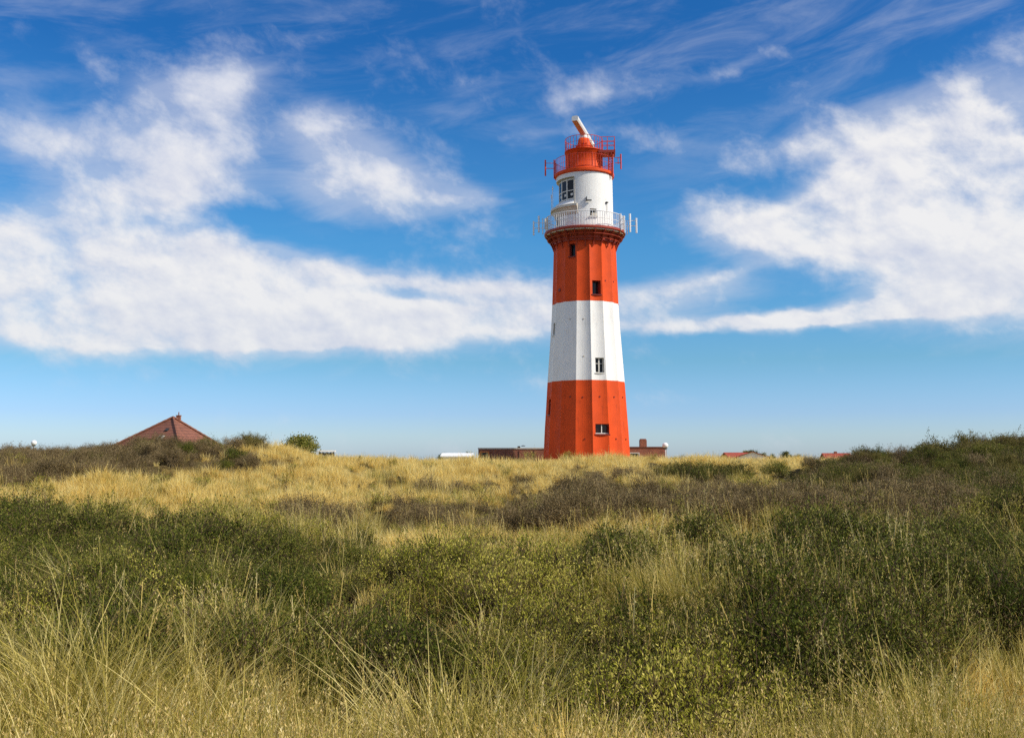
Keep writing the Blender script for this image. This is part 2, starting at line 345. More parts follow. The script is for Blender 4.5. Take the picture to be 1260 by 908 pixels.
SEG = 16; SUB = 8; E0 = R(-14.6)
def fluted(mb, prof, dip=.03):
    """prof: list of (r, z); many-sided shaft, each side slightly hollow"""
    n = SEG*SUB; P = len(prof); vs = []
    for k in range(n):
        a = E0 + 2*PI*k/n; t = (k % SUB)/SUB
        half = PI/SEG; loc = (t-.5)*2*half
        fl = math.cos(half)/math.cos(loc)            # flat side
        f = fl - dip*(1 - (2*t-1)**2)
        for r, z in prof: vs.append((r*f*math.sin(a), -r*f*math.cos(a), z))
    fs = [(k*P+i, ((k+1) % n)*P+i, ((k+1) % n)*P+i+1, k*P+i+1) for k in range(n) for i in range(P-1)]
    fs.append(tuple(k*P for k in range(n))[::-1]); fs.append(tuple(k*P+P-1 for k in range(n)))
    mb.add(vs, fs)
zs471, zs373 = Zr(471), Zr(376)
prof_rows = [(562,53),(530,51.3),(500,49.2),(471,47.3),(440,44.9),(405,42.2),(376,40.6),(340,39.2),(310,38.2),(292,37.8)]
prof = [(Rr(h, y)*1.012, Zr(y)) for y, h in prof_rows]
prof = [(prof[0][0]*1.02, -1.0)] + prof
def r_at(z):
    zz = [p[1] for p in prof]; return float(np.interp(z, zz, [p[0] for p in prof]))
mb = MB(); fluted(mb, prof)
shaft = mb.build('tower_shaft', [M['red'], M['white'], M['reveal'], M['revealw']], LH)
for p in shaft.data.polygons:
    if abs(p.normal.z) < .9: p.material_index = 1 if zs471 < p.center.z < zs373 else 0
ZD0, ZD1 = Zr(288), Zr(216)               # drum
RD = Rr(35.0, 262)
mb = MB(); mb.lathe([(0, ZD0-.3), (RD*1.015, ZD0-.3), (RD, ZD0+1.2), (RD*.985, ZD1), (0, ZD1)], 96, close=False)
drum = mb.build('upper_drum', [M['white'], M['white'], M['revealw'], M['revealw']], LH)

def cut(obj, boxes, mi):
    for c, size, Mx in boxes:
        b = MB(); b.cur = mi; b.box(c, size, Mx); co = b.build('cut', list(obj.data.materials))
        co.matrix_world = obj.matrix_world
        md = obj.modifiers.new('b', 'BOOLEAN'); md.operation = 'DIFFERENCE'; md.object = co; md.solver = 'EXACT'
        bpy.context.view_layer.update()
        dg = bpy.context.evaluated_depsgraph_get(); nm = bpy.data.meshes.new_from_object(obj.evaluated_get(dg), depsgraph=dg)
        obj.modifiers.clear(); obj.data = nm; bpy.data.objects.remove(co)
def window(px, row0, row1, wpx, parent, kind='double', r=None, depth_in=.4, frame='frame', gl='glass', cutobj=None, mi=2, arch=False, snap=True, label=None, frame2=False):
    rowm = (row0+row1)/2
    rr = r or r_at(Zr(rowm)); phi = PH(px, rowm, rr)
    if snap and cutobj is shaft:
        k = round((phi-E0)/(2*PI/SEG) - .5); ph_c = E0 + (k+.5)*2*PI/SEG
        rr_l = rr*math.cos(PI/SEG)*(1-.024) / math.cos(phi-ph_c); nphi = ph_c
    else: rr_l = rr; nphi = phi
    near = rr*math.cos(phi); zt, zb = Zr(row0, near), Zr(row1, near); w = Rr(wpx, rowm)/max(.35, math.cos(phi)); h = zt-zb
    Mx = frameM(nphi); c = PP(phi, rr_l, (zt+zb)/2)
    cut(cutobj, [(c + Mx @ Vector((0, .1, 0)), (w, depth_in*2 + .2, h), Mx)], mi)
    off = c + Mx @ Vector((0, depth_in*.75, 0)); t = .05
    f = MB()
    for s in (-1, 1): f.box(off + Mx @ Vector((s*(w/2-t/2-.002), 0, 0)), (t, .08, h-.004), Mx); f.box(off + Mx @ Vector((0, 0, s*(h/2-t/2-.002))), (w-2*t-.008, .08, t), Mx)
    if kind == 'double': f.box(off + Mx @ Vector((0, -.02, 0)), (t*1.7, .08, h-2*t-.006), Mx)
    if kind == 'double' and h > 1: f.box(off + Mx @ Vector((0, -.01, h*.12)), (w-2*t-.008, .06, t*.8), Mx)
    if arch:
        ns = 8
        for sgn in (-1, 1):
            for i in range(ns):
                xx = sgn*(w/2)*(1-(i+.5)/ns); hh = h*.26*(abs(xx)/(w/2))**2.2
                f.box(off + Mx @ Vector((xx, -.07, h/2-hh/2-.003)), (w/2/ns, .05, hh), Mx)
    if frame2:
        f.cur = 1; f.box(off + Mx @ Vector((0, -.05, 0)), (t*1.5, .08, h-2*t-.006), Mx); f.box(off + Mx @ Vector((0, -.06, -h/2+.06)), (w-.02, .08, .07), Mx)
    fo = f.build('window', [M[frame], M['frame']], parent)
    if label: fo['label'] = label
    b = MB(); b.box(off + Mx @ Vector((0, .055, 0)), (w-.012, .02, h-.012), Mx); b.build('pane', M[gl], fo)
    s = MB(); s.box(c + Mx @ Vector((0, -.02, -h/2-.045)), (w+.16, .2, .075), Mx); s.build('sill', M[frame], fo)
    return fo
bpy.context.view_layer.update()
window(704.3, 299.5, 315, 7.5, LH, 'single', cutobj=shaft, frame='framered', gl='glass')
window(734, 345, 362, 10, LH, 'single', cutobj=shaft, frame='framered', gl='glassr', depth_in=.7)
window(738, 440, 458.5, 10, LH, 'double', cutobj=shaft, mi=3, depth_in=.3, snap=True)
window(741, 521.5, 534, 16, LH, 'double', cutobj=shaft, mi=2, arch=True, gl='glassr', depth_in=.3, frame='framered', frame2=True)
window(681, 397, 412, 3.2, LH, 'double', cutobj=shaft, mi=3, depth_in=.3)
window(675, 491, 510, 3.4, LH, 'single', cutobj=shaft, mi=2, depth_in=.3, frame='framered', gl='glassr')
# drum opening with the small window
def drumwin(px, r0, r1, w, **k): return window(px, r0, r1, w, LH, r=RD, cutobj=drum, mi=2, **k)
wsm = drumwin(729.7, 257, 266, 8, kind='single', depth_in=.4)
b = MB(); ph = PH(730.5, 263.5, RD); Mx = frameM(ph); b.box(PP(ph, RD-.02, Zr(263.6, RD)), (.42, .22, .22), Mx); b.build('air_vent', M['cream'], wsm)
# beacon room: big glazed opening of three by two panes
RI = Rr(30, 240); wz1, wz0 = Zr(221.5, RI*.7), Zr(246.5, RI*.7); zl = Zr(254.5, RD*.8)
cm = MB(); cm.cur = 3; cm.lathe([(RI, zl), (RD*1.6, zl), (RD*1.6, wz1+.12), (RI, wz1+.12)], 36, R(-128), R(-20.5)); co = cm.build('cut', list(drum.data.materials)); co.matrix_world = drum.matrix_world
md = drum.modifiers.new('b', 'BOOLEAN'); md.operation = 'DIFFERENCE'; md.object = co; md.solver = 'EXACT'; bpy.context.view_layer.update()
nm = bpy.data.meshes.new_from_object(drum.evaluated_get(bpy.context.evaluated_depsgraph_get())); drum.modifiers.clear(); drum.data = nm; bpy.data.objects.remove(co)
st_ = R(19); nb = 5; hh = wz1-wz0; rb = RI+.05
bay = MB(); panes = []
for i in range(nb):
    a0 = R(-23)-st_*i; a1 = a0-st_; p0, p1 = PP(a0, rb, 0), PP(a1, rb, 0); mid = (p0+p1)/2; am = (a0+a1)/2; Mx = frameM(am); wW = (p1-p0).length
    for zq, t_ in ((wz0+.04, .1), ((wz0+wz1)/2-.1, .07), (wz1-.03, .1)): bay.box(mid+Vector((0, 0, zq)), (wW-.02, .1, t_), Mx)
    bay.box(p0+Vector((0, 0, (wz0+wz1)/2)), (.1, .12, hh+.12), frameM(a0))
    bay.box(mid+Mx@Vector((.12, -.02, wz0+.42)), (.22, .06, .2), Mx)
    for z_a, z_b in ((wz0+.1, (wz0+wz1)/2-.14), ((wz0+wz1)/2-.06, wz1-.09)): panes.append((mid+Mx@Vector((0, -.012, (z_a+z_b)/2)), (wW-.13, .03, z_b-z_a), Mx))
bay.box(PP(R(-23)-st_*nb, rb, (wz0+wz1)/2), (.1, .12, hh+.12), frameM(R(-23)-st_*nb))
bo = bay.build('beacon_window', M['frame'], LH)
for c, sz_, Mx in panes: b = MB(); b.box(c, sz_, Mx); b.build('pane', M['glass'], bo)
# ledge round the beacon side
BX = PP(R(-62), RD*.86, 0); br = Rr(12, 256); zb_ = Zr(257.5, 1.2); rl_ = Rr(41.8, 258)
bal = MB(); bal.lathe([(RD*.97, zb_-.62), (RD*1.02, zb_-.62), (rl_-.12, zb_-.06), (rl_, zb_-.05), (rl_, zb_+.13), (rl_-.03, zb_+.16), (RD*.97, zb_+.16)], 40, R(-126), R(-13)); bal.build('balcony_ledge', M['cream'], LH)
par = MB(); par.lathe([(RD*1.0, zb_+.163), (rl_-.10, zb_+.163), (RI+.06, wz0-.03), (RI-.04, wz0-.03)], 40, R(-126), R(-21)); par.build('sloping_apron', M['white'], LH)
for (ax_, ht) in ((-1.02, 1.5), (-.75, 2.0)):
    a = MB(); bpnt = PP(R(-88 if ht < 1.8 else -72), rl_-.08, zb_+.1); a.tube([bpnt, bpnt+Vector((0, 0, ht))], .028, 6); a.tube([bpnt+Vector((0, 0, ht-.35)), bpnt+Vector((0, 0, ht-.1))], .055, 6)
    a.build('rod_antenna', M['whitemetal'], LH)
# door under the balcony
b = MB(); ph = R(-68); Mx = frameM(ph); b.box(PP(ph, RD+.01, ZD0+1.35), (.8, .06, 1.95), Mx); dr = b.build('gallery_door', M['frame'], LH)
b = MB(); b.box(PP(ph, RD+.05, ZD0+1.35), (.62, .02, 1.75), Mx); b.build('shaded_door_panel', M['dark'], dr)  # near-black colour stands in for the shadow on the door
# little fittings on the drum
b = MB(); ph = PH(721.5, 245, RD); Mx = frameM(ph); c = PP(ph, RD+.09, Zr(245, RD)); b.box(c, (.06, .22, .34), Mx); b.box(c+Mx@Vector((.2, -.05, -.14)), (.42, .14, .08), Mx); b.build('lamp_bracket', M['dark'], LH)
b = MB(); ph = PH(745.5, 250.5, RD); Mx = frameM(ph); c = PP(ph, RD+.07, Zr(250.5, RD*.6)); b.box(c, (.2, .14, .1), Mx)
b.tube([c, c+Vector((0, 0, -.95))], .018, 5); b.build('wall_lamp', M['dark'], LH)
# roof rim plate on the drum + vertical seam line
b = MB(); ph = R(-19.5); b.box(PP(ph, RD+.004, (wz0+wz1)/2-.9), (.05, .03, 3.6), frameM(ph)); b.build('wall_seam', M['cream'], LH)
# round vents on the shaft
for px, row in ((717, 488.5), (738, 488), (756, 488.5), (767, 489), (719.5, 540), (758.5, 540), (771, 540.5), (688, 356.5), (745, 345.5), (755.5, 347), (718, 392), (701, 392), (718, 438), (701.5, 488)):
    rr = r_at(Zr(row)); ph = PH(px, row, rr); z = Zr(row, rr*math.cos(ph)); big = px == 688
    k = math.floor((ph-E0)/(2*PI/SEG)); pc = E0+(k+.5)*2*PI/SEG; loc = (ph-pc)/(PI/SEG)
    rl = rr*(math.cos(PI/SEG)/math.cos(ph-pc) - .03*(1-loc*loc)); Mx = frameM(pc)
    b = MB(); s_ = .13 if not big else .28; c = PP(ph, rl, z)
    b.tube([c+Mx@Vector((0, .1, 0)), c+Mx@Vector((0, -.05, 0))], s_/2, 10); b.build('vent', M['framered'] if not (376 < row < 471) else M['cream'], LH)

# main gallery
RG = Rr(49.3, 290); ZG = Zr(290.5); RS = r_at(ZG)
b = MB(); b.lathe([(RD*.9, ZG-.02), (RG, ZG-.02), (RG+.04, ZG+.02), (RG+.04, ZG+.17), (RG, ZG+.2), (RD*.9, ZG+.2)], 96); b.build('gallery_deck', M['rustredshade'], LH)
b = MB(); b.lathe([(RG*.80, ZG-.10), (RG*.975, ZG-.10), (RG*.975, ZG-.022), (RG*.80, ZG-.022)], 96); b.build('gallery_soffit', M['cream'], LH)
b = MB(); b.lathe([(RS*.98, ZG-.9), (RS*1.03, ZG-.9), (RS*1.05, ZG-.55), (RS*1.10, ZG-.3), (RS*1.14, ZG-.11), (RS*.98, ZG-.11)], 96); b.build('gallery_cornice', M['rustredshade'], LH)
for k in range(24):
    a = E0 + 2*PI*k/24; b = MB(); Mx = frameM(a)
    H_ = 1.25; r0 = RS*.99; r1 = RG*.985
    curve = [(r0 + (r1-r0)*t, ZG-.12 - H_*(1-t)**1.25*(1-.22*math.sin(PI*t))) for t in [i/7 for i in range(8)]]
    for (ra, za), (rb, zb2) in zip(curve[:-1], curve[1:]): b.tube([PP(a, ra, za), PP(a, rb, zb2)], .05, 4)
    b.tube([PP(a, r0, ZG-.09), PP(a, r1, ZG-.09)], .05, 4)
    for i in range(1, 7):
        b.tube([PP(a, curve[i][0], curve[i][1]), PP(a, curve[i][0], ZG-.1)], .028, 4)
        b.tube([PP(a, curve[i-1][0], curve[i-1][1]), PP(a, curve[i][0], ZG-.1)], .022, 4)
    b.build('gallery_bracket', M['rustredshade'], LH)
for rf, dz in ((.93, -.42), (.86, -.7)):
    b = MB(); b.tube([PP(2*PI*i/72, RG*rf, ZG+dz) for i in range(72)], .035, 5, closed=True); b.build('bracket_ring', M['rustredshade'], LH)

def railing(name, r, z, h, mat, nbars, a0=0, a1=2*PI, bar=.016, top=.028, post=8, parent=LH):
    b = MB(); fullc = abs(a1-a0-2*PI) < 1e-6
    for hh in (h, h*.52, h*.1):
        n = 72; pts = [PP(a0+(a1-a0)*i/n, r, z+hh) for i in range(n if fullc else n+1)]
        b.tube(pts, top if hh == h else top*.6, 5, closed=fullc)
    for i in range(nbars if fullc else nbars+1):
        a = a0+(a1-a0)*i/nbars; b.tube([PP(a, r, z), PP(a, r, z+h)], top if i % post == 0 else bar, 5)
    return b.build(name, mat, parent)
railing('gallery_railing', RG-.08, ZG+.2, 1.2, M['whitemetal'], 96, bar=.024, top=.036)

def yagi(base, outdir, mat, rods, name='panel_antenna', arm=.7):
    """antenna: arm from the railing outwards with vertical dipole rods"""
    b = MB(); base = Vector(base); d = Vector(outdir).normalized()
    b.tube([base, base+d*arm], .03, 6); b.tube([base+Vector((0, 0, .45)), base+d*arm+Vector((0, 0, .45))], .025, 6)
    for t, lo_, hi_, rad in rods:
        rad = rad*1.35; p = base+d*arm*t; b.tube([p+Vector((0, 0, lo_)), p+Vector((0, 0, hi_))], rad, 8)
    return b.build(name, mat, LH)
RT = RG
def rim(phi, r, z): return PP(R(phi), r, z)
yagi(rim(-82, RG-.05, ZG+.6), (-1, -.1, 0), M['whitemetal'], [(.25, -.5, .85, .03), (.62, -.35, 1.05, .055), (1.1, -.6, .6, .05)], arm=.9)
yagi(rim(-60, RG-.05, ZG+.5), (-.9, -.5, 0), M['cream'], [(.5, -.3, .7, .04), (1., -.3, .6, .035)], arm=.45)
yagi(rim(78, RG-.05, ZG+.6), (1, -.15, 0), M['whitemetal'], [(.05, -.55, .9, .05), (.55, -.5, 1.05, .06), (1.1, -.6, .65, .055), (.3, -.7, .35, .03)], arm=.95)
yagi(rim(60, RG-.05, ZG+.55), (.9, -.5, 0), M['whitemetal'], [(.2, -.5, .9, .045), (.9, -.75, .3, .04)], arm=.5)

# upper gallery and lantern house
ZU = Zr(218.5); RU = Rr(36.6, 218)
b = MB(); b.lathe([(0.2, ZU-.16), (RD*.97, ZU-.16), (RU-.1, ZU-.08), (RU, ZU-.05), (RU, ZU+.16), (RU-.06, ZU+.2), (.2, ZU+.2)], 96); b.build('upper_gallery_deck', M['red'], LH)
railing('upper_gallery_railing', RU-.06, ZU+.2, 1.2, M['redmetal'], 64, bar=.013, top=.022)
RL = Rr(22.8, 200); ZL = Zr(188.5)
b = MB(); b.smooth = True
b.lathe([(0.1, ZU+.1), (RL*1.04, ZU+.1), (RL*1.04, ZU+.45), (RL, ZU+.5), (RL, ZL-.06)], 64, close=False)
b.smooth = False
b.lathe([(RL, ZL-.06), (RL*1.05, ZL-.03), (RL*1.05, ZL+.04), (RL*.98, ZL+.08), (Rr(9.8, 182), Zr(184.5)), (0, Zr(184.5))], 64, close=False); b.build('lantern_house', M['red'], LH)
for px0, px1 in ((700.5, 701.5), (711, 728.5), (732, 735.5)):
    a0, a1 = PH(px0, 200, RL), PH(px1, 200, RL); z0, z1 = ZU+.62, ZL-.35
    b = MB(); mid = (a0+a1)/2
    for s in (a0, a1): b.tube([PP(s, RL+.01, z0), PP(s, RL+.01, z1)], .022, 4)
    for zq in (z0, z1): b.tube([PP(a0+(a1-a0)*i/6, RL+.01, zq) for i in range(7)], .022, 4)
    b.build('hatch_frame', M['rustredshade'], LH)
ZC0, ZC1 = Zr(184.8), Zr(171.5)
b = MB(); b.smooth = True; b.lathe([(Rr(9.9, 180), ZC0), (Rr(9.3, 180), ZC0+.22), (Rr(8.0, 176), ZC0+.5), (Rr(6.6, 172), ZC1), (0, ZC1)], 40, close=False)
b.smooth = False; b.lathe([(Rr(9.5, 180), ZC0+.2), (Rr(10.2, 180), ZC0+.22), (Rr(10.2, 180), ZC0+.28), (Rr(9, 180), ZC0+.3)], 40)
b.box(PP(R(10), Rr(8.6, 178), ZC0+.42), (.3, .2, .16), frameM(R(10))); b.build('radar_pedestal', M['red'], LH)
# radar
RAD = empty('radar_antenna', (0, 0, ZC1)); RAD.parent = LH; RAD.rotation_euler = (0, 0, R(0))
b = MB(); b.lathe([(0, -.1), (.42, -.1), (.42, .12), (.3, .3), (0, .3)], 24, close=False); b.build('turning_unit', M['radar'], RAD)
import math as _m
tgt = R(-10.5); Mx = Matrix.Rotation(tgt, 3, 'Z')
L = 7.6; bm_ = bmesh.new()
def beam_prism():
    b = MB(); sec = [(-.25, -.18), (.20, -.18), (.27, -.05), (.27, .17), (.17, .23), (-.18, .23), (-.27, .10)]
    ends = []
    for yv in (-L/2-.15, L/2-.15): ends.append([Mx @ Vector((x, yv, z+.52)) for x, z in sec])
    n = len(sec); b.add(ends[0]+ends[1], [tuple(range(n)), tuple(range(n, 2*n))[::-1]])
    for i in range(n):
        b.cur = 1 if i in (0, 6) else 0
        b.add([ends[0][i], ends[0][(i+1) % n], ends[1][(i+1) % n], ends[1][i]], [(0, 1, 2, 3)])
    return b
bm_.free(); beam_prism().build('antenna_beam', [M['radar'], M['radarshade']], RAD)
# railing on the lantern roof
railing('roof_railing', RL+.02, ZL+.06, 1.05, M['redmetal'], 32, bar=.02, top=.027)
# side platform on the right with ladder cage
sp0 = Rr(739 - cx(192), 192); sp1 = Rr(756.5 - cx(192), 192); zp = Zr(193.5)
sp_ = empty('side_platform', (0, 0, 0)); sp_.parent = LH
b = MB(); b.box(((sp0+sp1)/2-.1, -.5, zp+.1), (sp1-sp0+.2, 1.5, .22))
for i in range(5): b.box((sp0+.05+(sp1-sp0-.1)*i/4, -1.28, zp-.12), (.08, .06, .3))
b.build('platform_deck', M['rustredshade'], sp_)
b = MB()
for yy in (-1.2, .2):
    for x_ in (sp0+.55, sp1-.05): b.tube([(x_, yy, zp+.2), (x_, yy, zp+1.35)], .03, 5)
    for hh in (.5, .9, 1.33): b.tube([(sp0, yy, zp+.2+hh*.86), (sp1-.05, yy, zp+.2+hh*.86)], .026, 5)
for hh in (.5, .9, 1.33): b.tube([(sp1-.05, -1.2, zp+.2+hh*.86), (sp1-.05, .2, zp+.2+hh*.86)], .026, 5)
b.build('platform_railing', M['redmetal'], sp_)
b = MB()
for x_ in (sp1-.55, sp1-.2):
    for yy in (-1.1, -.3): b.tube([(x_, yy, zp+.05), (x_*.985, yy, ZU-.35)], .055, 6)
zz = zp
n = 9
for i in range(n):
    za = zp-.1-(zp-ZU+.2)*i/n; zb2 = zp-.1-(zp-ZU+.2)*(i+1)/n
    b.tube([(sp1-.55, -1.1, za), (sp1-.2, -1.1, za)], .03, 5); b.tube([(sp1-.55, -1.1, za), (sp1-.2, -1.1, zb2)], .025, 5)
    b.tube([(sp1-.2, -1.1, za), (sp1-.2, -.3, zb2)], .025, 5)
b.build('support_frame', M['redmetal'], sp_)
yagi(rim(-84, RU-.05, ZU+.75), (-1, -.1, 0), M['redmetal'], [(.1, -.9, .75, .04), (1.05, -.65, .72, .05)], arm=.78, name='dipole_antenna')
yagi((sp1-.05, -1.1, zp-.9), (1, -.1, 0), M['redmetal'], [(1., -.55, .75, .045), (.55, -.1, .5, .025)], arm=.5, name='dipole_antenna')

# ------------------------------------------------------------------ buildings
def wx(px, Y, z): return (px-PX)/F*(Y*math.cos(PITCH)+(z-EYE)*math.sin(PITCH))
def wz(row, Y): d = ray(630, row); return EYE + d.z/d.y*Y
def gable_house(name, px, Y, w, dpt, wall_h, roof_h, wallm, roofm, label, rot=0, windows=1, z0=None, cat='house'):
    x = wx(px, Y, 2); z = (tz(x, Y) if z0 is None else z0)
    h = empty(name, (x, Y, z-.1), rot, label=label, cat=cat)
    b = MB(); b.box((0, 0, wall_h/2), (w, dpt, wall_h))
    b.add([(-w/2, -dpt/2, wall_h), (-w/2, dpt/2, wall_h), (-w/2, 0, wall_h+roof_h), (w/2, -dpt/2, wall_h), (w/2, dpt/2, wall_h), (w/2, 0, wall_h+roof_h)], [(0, 1, 2), (3, 5, 4)])
    b.build('wall', wallm, h)
    r = MB(); o = .35; t = .15
    for s in (-1, 1):
        e = roof_h/(dpt/2)*o
        q = [(-w/2-o, s*(dpt/2+o), wall_h-e), (w/2+o, s*(dpt/2+o), wall_h-e), (w/2+o, 0, wall_h+roof_h), (-w/2-o, 0, wall_h+roof_h)]
        r.add(q + [(a, b_, c_+t) for a, b_, c_ in q], [(0,1,2,3),(7,6,5,4),(0,4,5,1),(1,5,6,2),(2,6,7,3),(3,7,4,0)])
    ro = r.build('roof', roofm, h)
    for i in range(windows):
        xx = (i-(windows-1)/2)*w/max(1, windows)
        b = MB(); b.box((xx, -dpt/2-.03, wall_h*.55), (1.1, .08, 1.1)); wo_ = b.build('window', M['frame'], h)
        b = MB(); b.box((xx, -dpt/2-.08, wall_h*.55), (.9, .03, .9)); b.build('pane', M['glass'], wo_)
    return h, ro
# pyramid-roofed house on the left
HY = 98.0; hx = wx(213, HY, 6); hz = tz(hx, HY)-.2; apex = wz(514, HY)-hz
hs_ = empty('house', (hx, HY, hz), 0, label='house with brown-red pyramid tiled roof and small chimney behind the left scrub', cat='house')
eave = wz(566, HY-3)-hz
cor = [Vector((-6.9, -3.0, eave)), Vector((3.2, -6.8, eave)), Vector((6.1, 3.0, eave)), Vector((-3.2, 6.8, eave))]
ap = Vector((0, 0, apex)); r = MB(); r.add([ap]+cor, [(0,1,2),(0,2,3),(0,3,4),(0,4,1)]); r.add(cor, [(0,3,2,1)])
ro = r.build('roof', M['tile'], hs_)
for c in cor:
    b = MB(); b.tube([c.lerp(ap, t) + Vector((0, 0, .05+.02*(int(t*30) % 2))) for t in [i/30 for i in range(31)]], .13, 6); b.build('ridge_cap', M['tile'], ro)
b = MB(); b.box((.42, .3, apex-.3), (.36, .36, 1.0)); b.box((.42, .3, apex+.22), (.44, .44, .07)); b.tube([(.42, .3, apex+.2), (.42, .3, apex+.55)], .05, 6); b.build('chimney', M['brick'], ro)
nrm = (cor[1]-cor[0]).cross(ap-cor[0]).normalized(); 
def onroof(px, row):
    # point on the front-left roof face seen at that photo position
    d = ray(px, row); o = Vector((0, 0, EYE)) - Vector((hx, HY, hz)); t = (cor[0]-o).dot(nrm)/d.dot(nrm); return o + d*t
up = (ap-(cor[0]+cor[1])/2).normalized(); side = (cor[1]-cor[0]).normalized(); RM = Matrix((side, up, nrm)).transposed()
for px, row, s_, m_ in ((197.5, 539.5, .55, 'frame'), (205.5, 529.5, .3, 'dark')):
    c = onroof(px, row); b = MB(); b.box(c+nrm*.05, (s_, s_*1.2, .14), RM); so = b.build('skylight', M[m_], ro)
    if m_ == 'frame': b = MB(); b.box(c+nrm*.13, (s_*.45, s_*.9, .03), RM); b.build('pane', M['glass'], so)
b = MB(); ins = [Vector((c.x*.92, c.y*.92, 0)) for c in cor]; b.add(ins+[v+Vector((0, 0, eave+.05)) for v in ins], [(0,1,5,4),(1,2,6,5),(2,3,7,6),(3,0,4,7)]); b.build('wall', M['brick'], hs_)

# long low brick keeper's building behind the tower
BY = 93.0
def lowblock(name, p0, p1, rtop, Y, dpt, mat, label, cat):
    zt = wz(rtop, Y-dpt/2); x0, x1 = wx(p0, Y-dpt/2, zt), wx(p1, Y-dpt/2, zt); z0 = tz((x0+x1)/2, Y)-.2
    h = empty(name, ((x0+x1)/2, Y, z0), 0, label=label, cat=cat)
    b = MB(); b.box((0, 0, (zt-z0)/2), (x1-x0, dpt, zt-z0)); b.build('wall', mat, h); return h, x1-x0, zt-z0
h, w_, ht = lowblock('brick_building', 588.5, 700, 552.5, BY, 5, M['brick'], 'long low dark red brick building running up to the left side of the lighthouse', 'building')
b = MB(); b.box((0, 0, ht+.06), (w_+.08, 5.08, .1)); ro = b.build('roof', M['cream'], h)
b = MB(); b.box((w_/2*-.38+1.1, 0, ht+.2), (.25, .25, .18)); b.lathe([(0, ht+.29), (.2, ht+.28), (.16, ht+.34), (0, ht+.37)], 12, close=False); b.build('roof_vent', M['dark'], ro)
for i in range(6):
    b = MB(); xx = -w_/2+1+ i*1.3; b.box((xx, -2.53, ht-.75), (.1, .05, 1.3)); b.build('pilaster', M['brick'], h)
b = MB(); b.box((-w_/2+.55, -2.54, ht-.8), (.8, .06, 1.2)); fo = b.build('window', M['plaster'], h)
b = MB(); b.box((-w_/2+.55, -2.585, ht-.8), (.62, .02, 1.0)); b.build('pane', M['glass'], fo)
h, w_, ht = lowblock('brick_annexe', 770, 820, 551, BY, 4, M['brick'], 'low dark red brick annexe with a square chimney on the right of the lighthouse', 'building')
b = MB(); b.box((0, 0, ht+.05), (w_+.08, 4.08, .1)); ro = b.build('roof', M['tile'], h)
cxp = wx(792, BY-2, 3)-h.location.x; b = MB(); b.box((cxp, -1.6, ht*.5+.35), (.58, .7, ht+.7)); b.box((cxp, -1.6, ht+.74), (.48, .6, .09)); b.build('chimney', M['brick'], h)
cxp = wx(779, BY-2, 3)-h.location.x; b = MB(); b.box((cxp, -2.03, ht-.85), (1.1, .06, .9)); fo = b.build('window', M['frame'], h); b = MB(); b.box((cxp, -2.07, ht-.85), (.95, .02, .75)); b.build('pane', M['glass'], fo)

def street_lamp(px, Y, rowtop, rowball, label, rad, mount=None):
    zt = wz(rowtop, Y); x = wx(px, Y, zt); z0 = tz(x, Y); l = empty('street_lamp', (x, Y, z0-.05), 0, label=label, cat='lamp'); H = zt-z0
    b = MB(); b.tube([(0, 0, 0), (0, 0, H-rad*1.6)], [.06, .045], 10); b.build('post', M['whitemetal'], l)
    b = MB(); b.smooth = True; b.lathe([(rad*math.sin(t), H-rad-rad*math.cos(t)*.95) for t in [PI*i/12 for i in range(13)]], 20, close=False); b.build('lamp_globe', M['lamp'], l)
    b = MB(); b.lathe([(0, H-rad*1.95), (rad*.75, H-rad*1.9), (rad*.6, H-rad*2.15), (0, H-rad*2.2)], 16, close=False); b.build('collar', M['dark'], l)
street_lamp(42, 88, 540.5, 547, 'white globe lamp standing above the scrub at the far left', .24)
street_lamp(818.5, 89, 543.5, 547, 'white globe lamp on a pale post beside the brick annexe corner', .26)
# wooden-framed shelter with pale roof
sx = wx(402, 80, 2.8); sz = tz(sx, 80); zt = wz(553.2, 80)
sh = empty('shelter', (sx, 80, sz-.05), R(8), label='small dark open shelter with flat white roof right of the dense bush', cat='shelter'); H = zt-sz
b = MB(); b.box((0, 0, H-.06), (1.35, 1.6, .12)); b.build('roof', M['roofwhite'], sh)
for s in (-1, 1):
    for q in (-1, 1): b = MB(); b.box((s*.52, q*.65, (H-.13)/2), (.08, .08, H-.13)); b.build('post', M['dark'], sh)
b = MB()
for i in range(7): b.box((-.45+i*.15, .68, H*.6), (.13, .03, .75*(1 if i % 2 else .92)))
b.build('back_panel', M['dark'], sh)
b = MB(); b.box((0, 0, H-.28), (1.15, 1.2, .14)); b.build('canopy_beam', M['dark'], sh)
# white low hall roof
h, ro = gable_house('low_hall', 563, 150, 3.8, 6, 1.5, .4, M['plasterw'], M['roofwhite'], 'low building with pale white roof in the gap left of the brick building', 0, 0)
gable_house('far_house', 907, 230, 5.2, 6, 1.9, 1.0, M['plaster'], M['tiler'], 'far red-roofed house with orange wall beyond the right dune', R(6), 2, cat='house')
h2, r2 = gable_house('far_house', 926, 226, 3.2, 6.4, 1.9, 1.1, M['plasterw'], M['tiler'], 'far red-roofed house with white gable beyond the right dune', R(78), 1)
h3, r3 = gable_house('far_house', 1029, 230, 5.4, 5, 1.7, 1.0, M['brick'], M['tiler'], 'lone far bright red roof beside the right-hand thicket', R(-5), 2)
b = MB(); b.box((-.1, 0, 2.75), (.6, .6, .9)); b.build('chimney', M['brick'], r3)

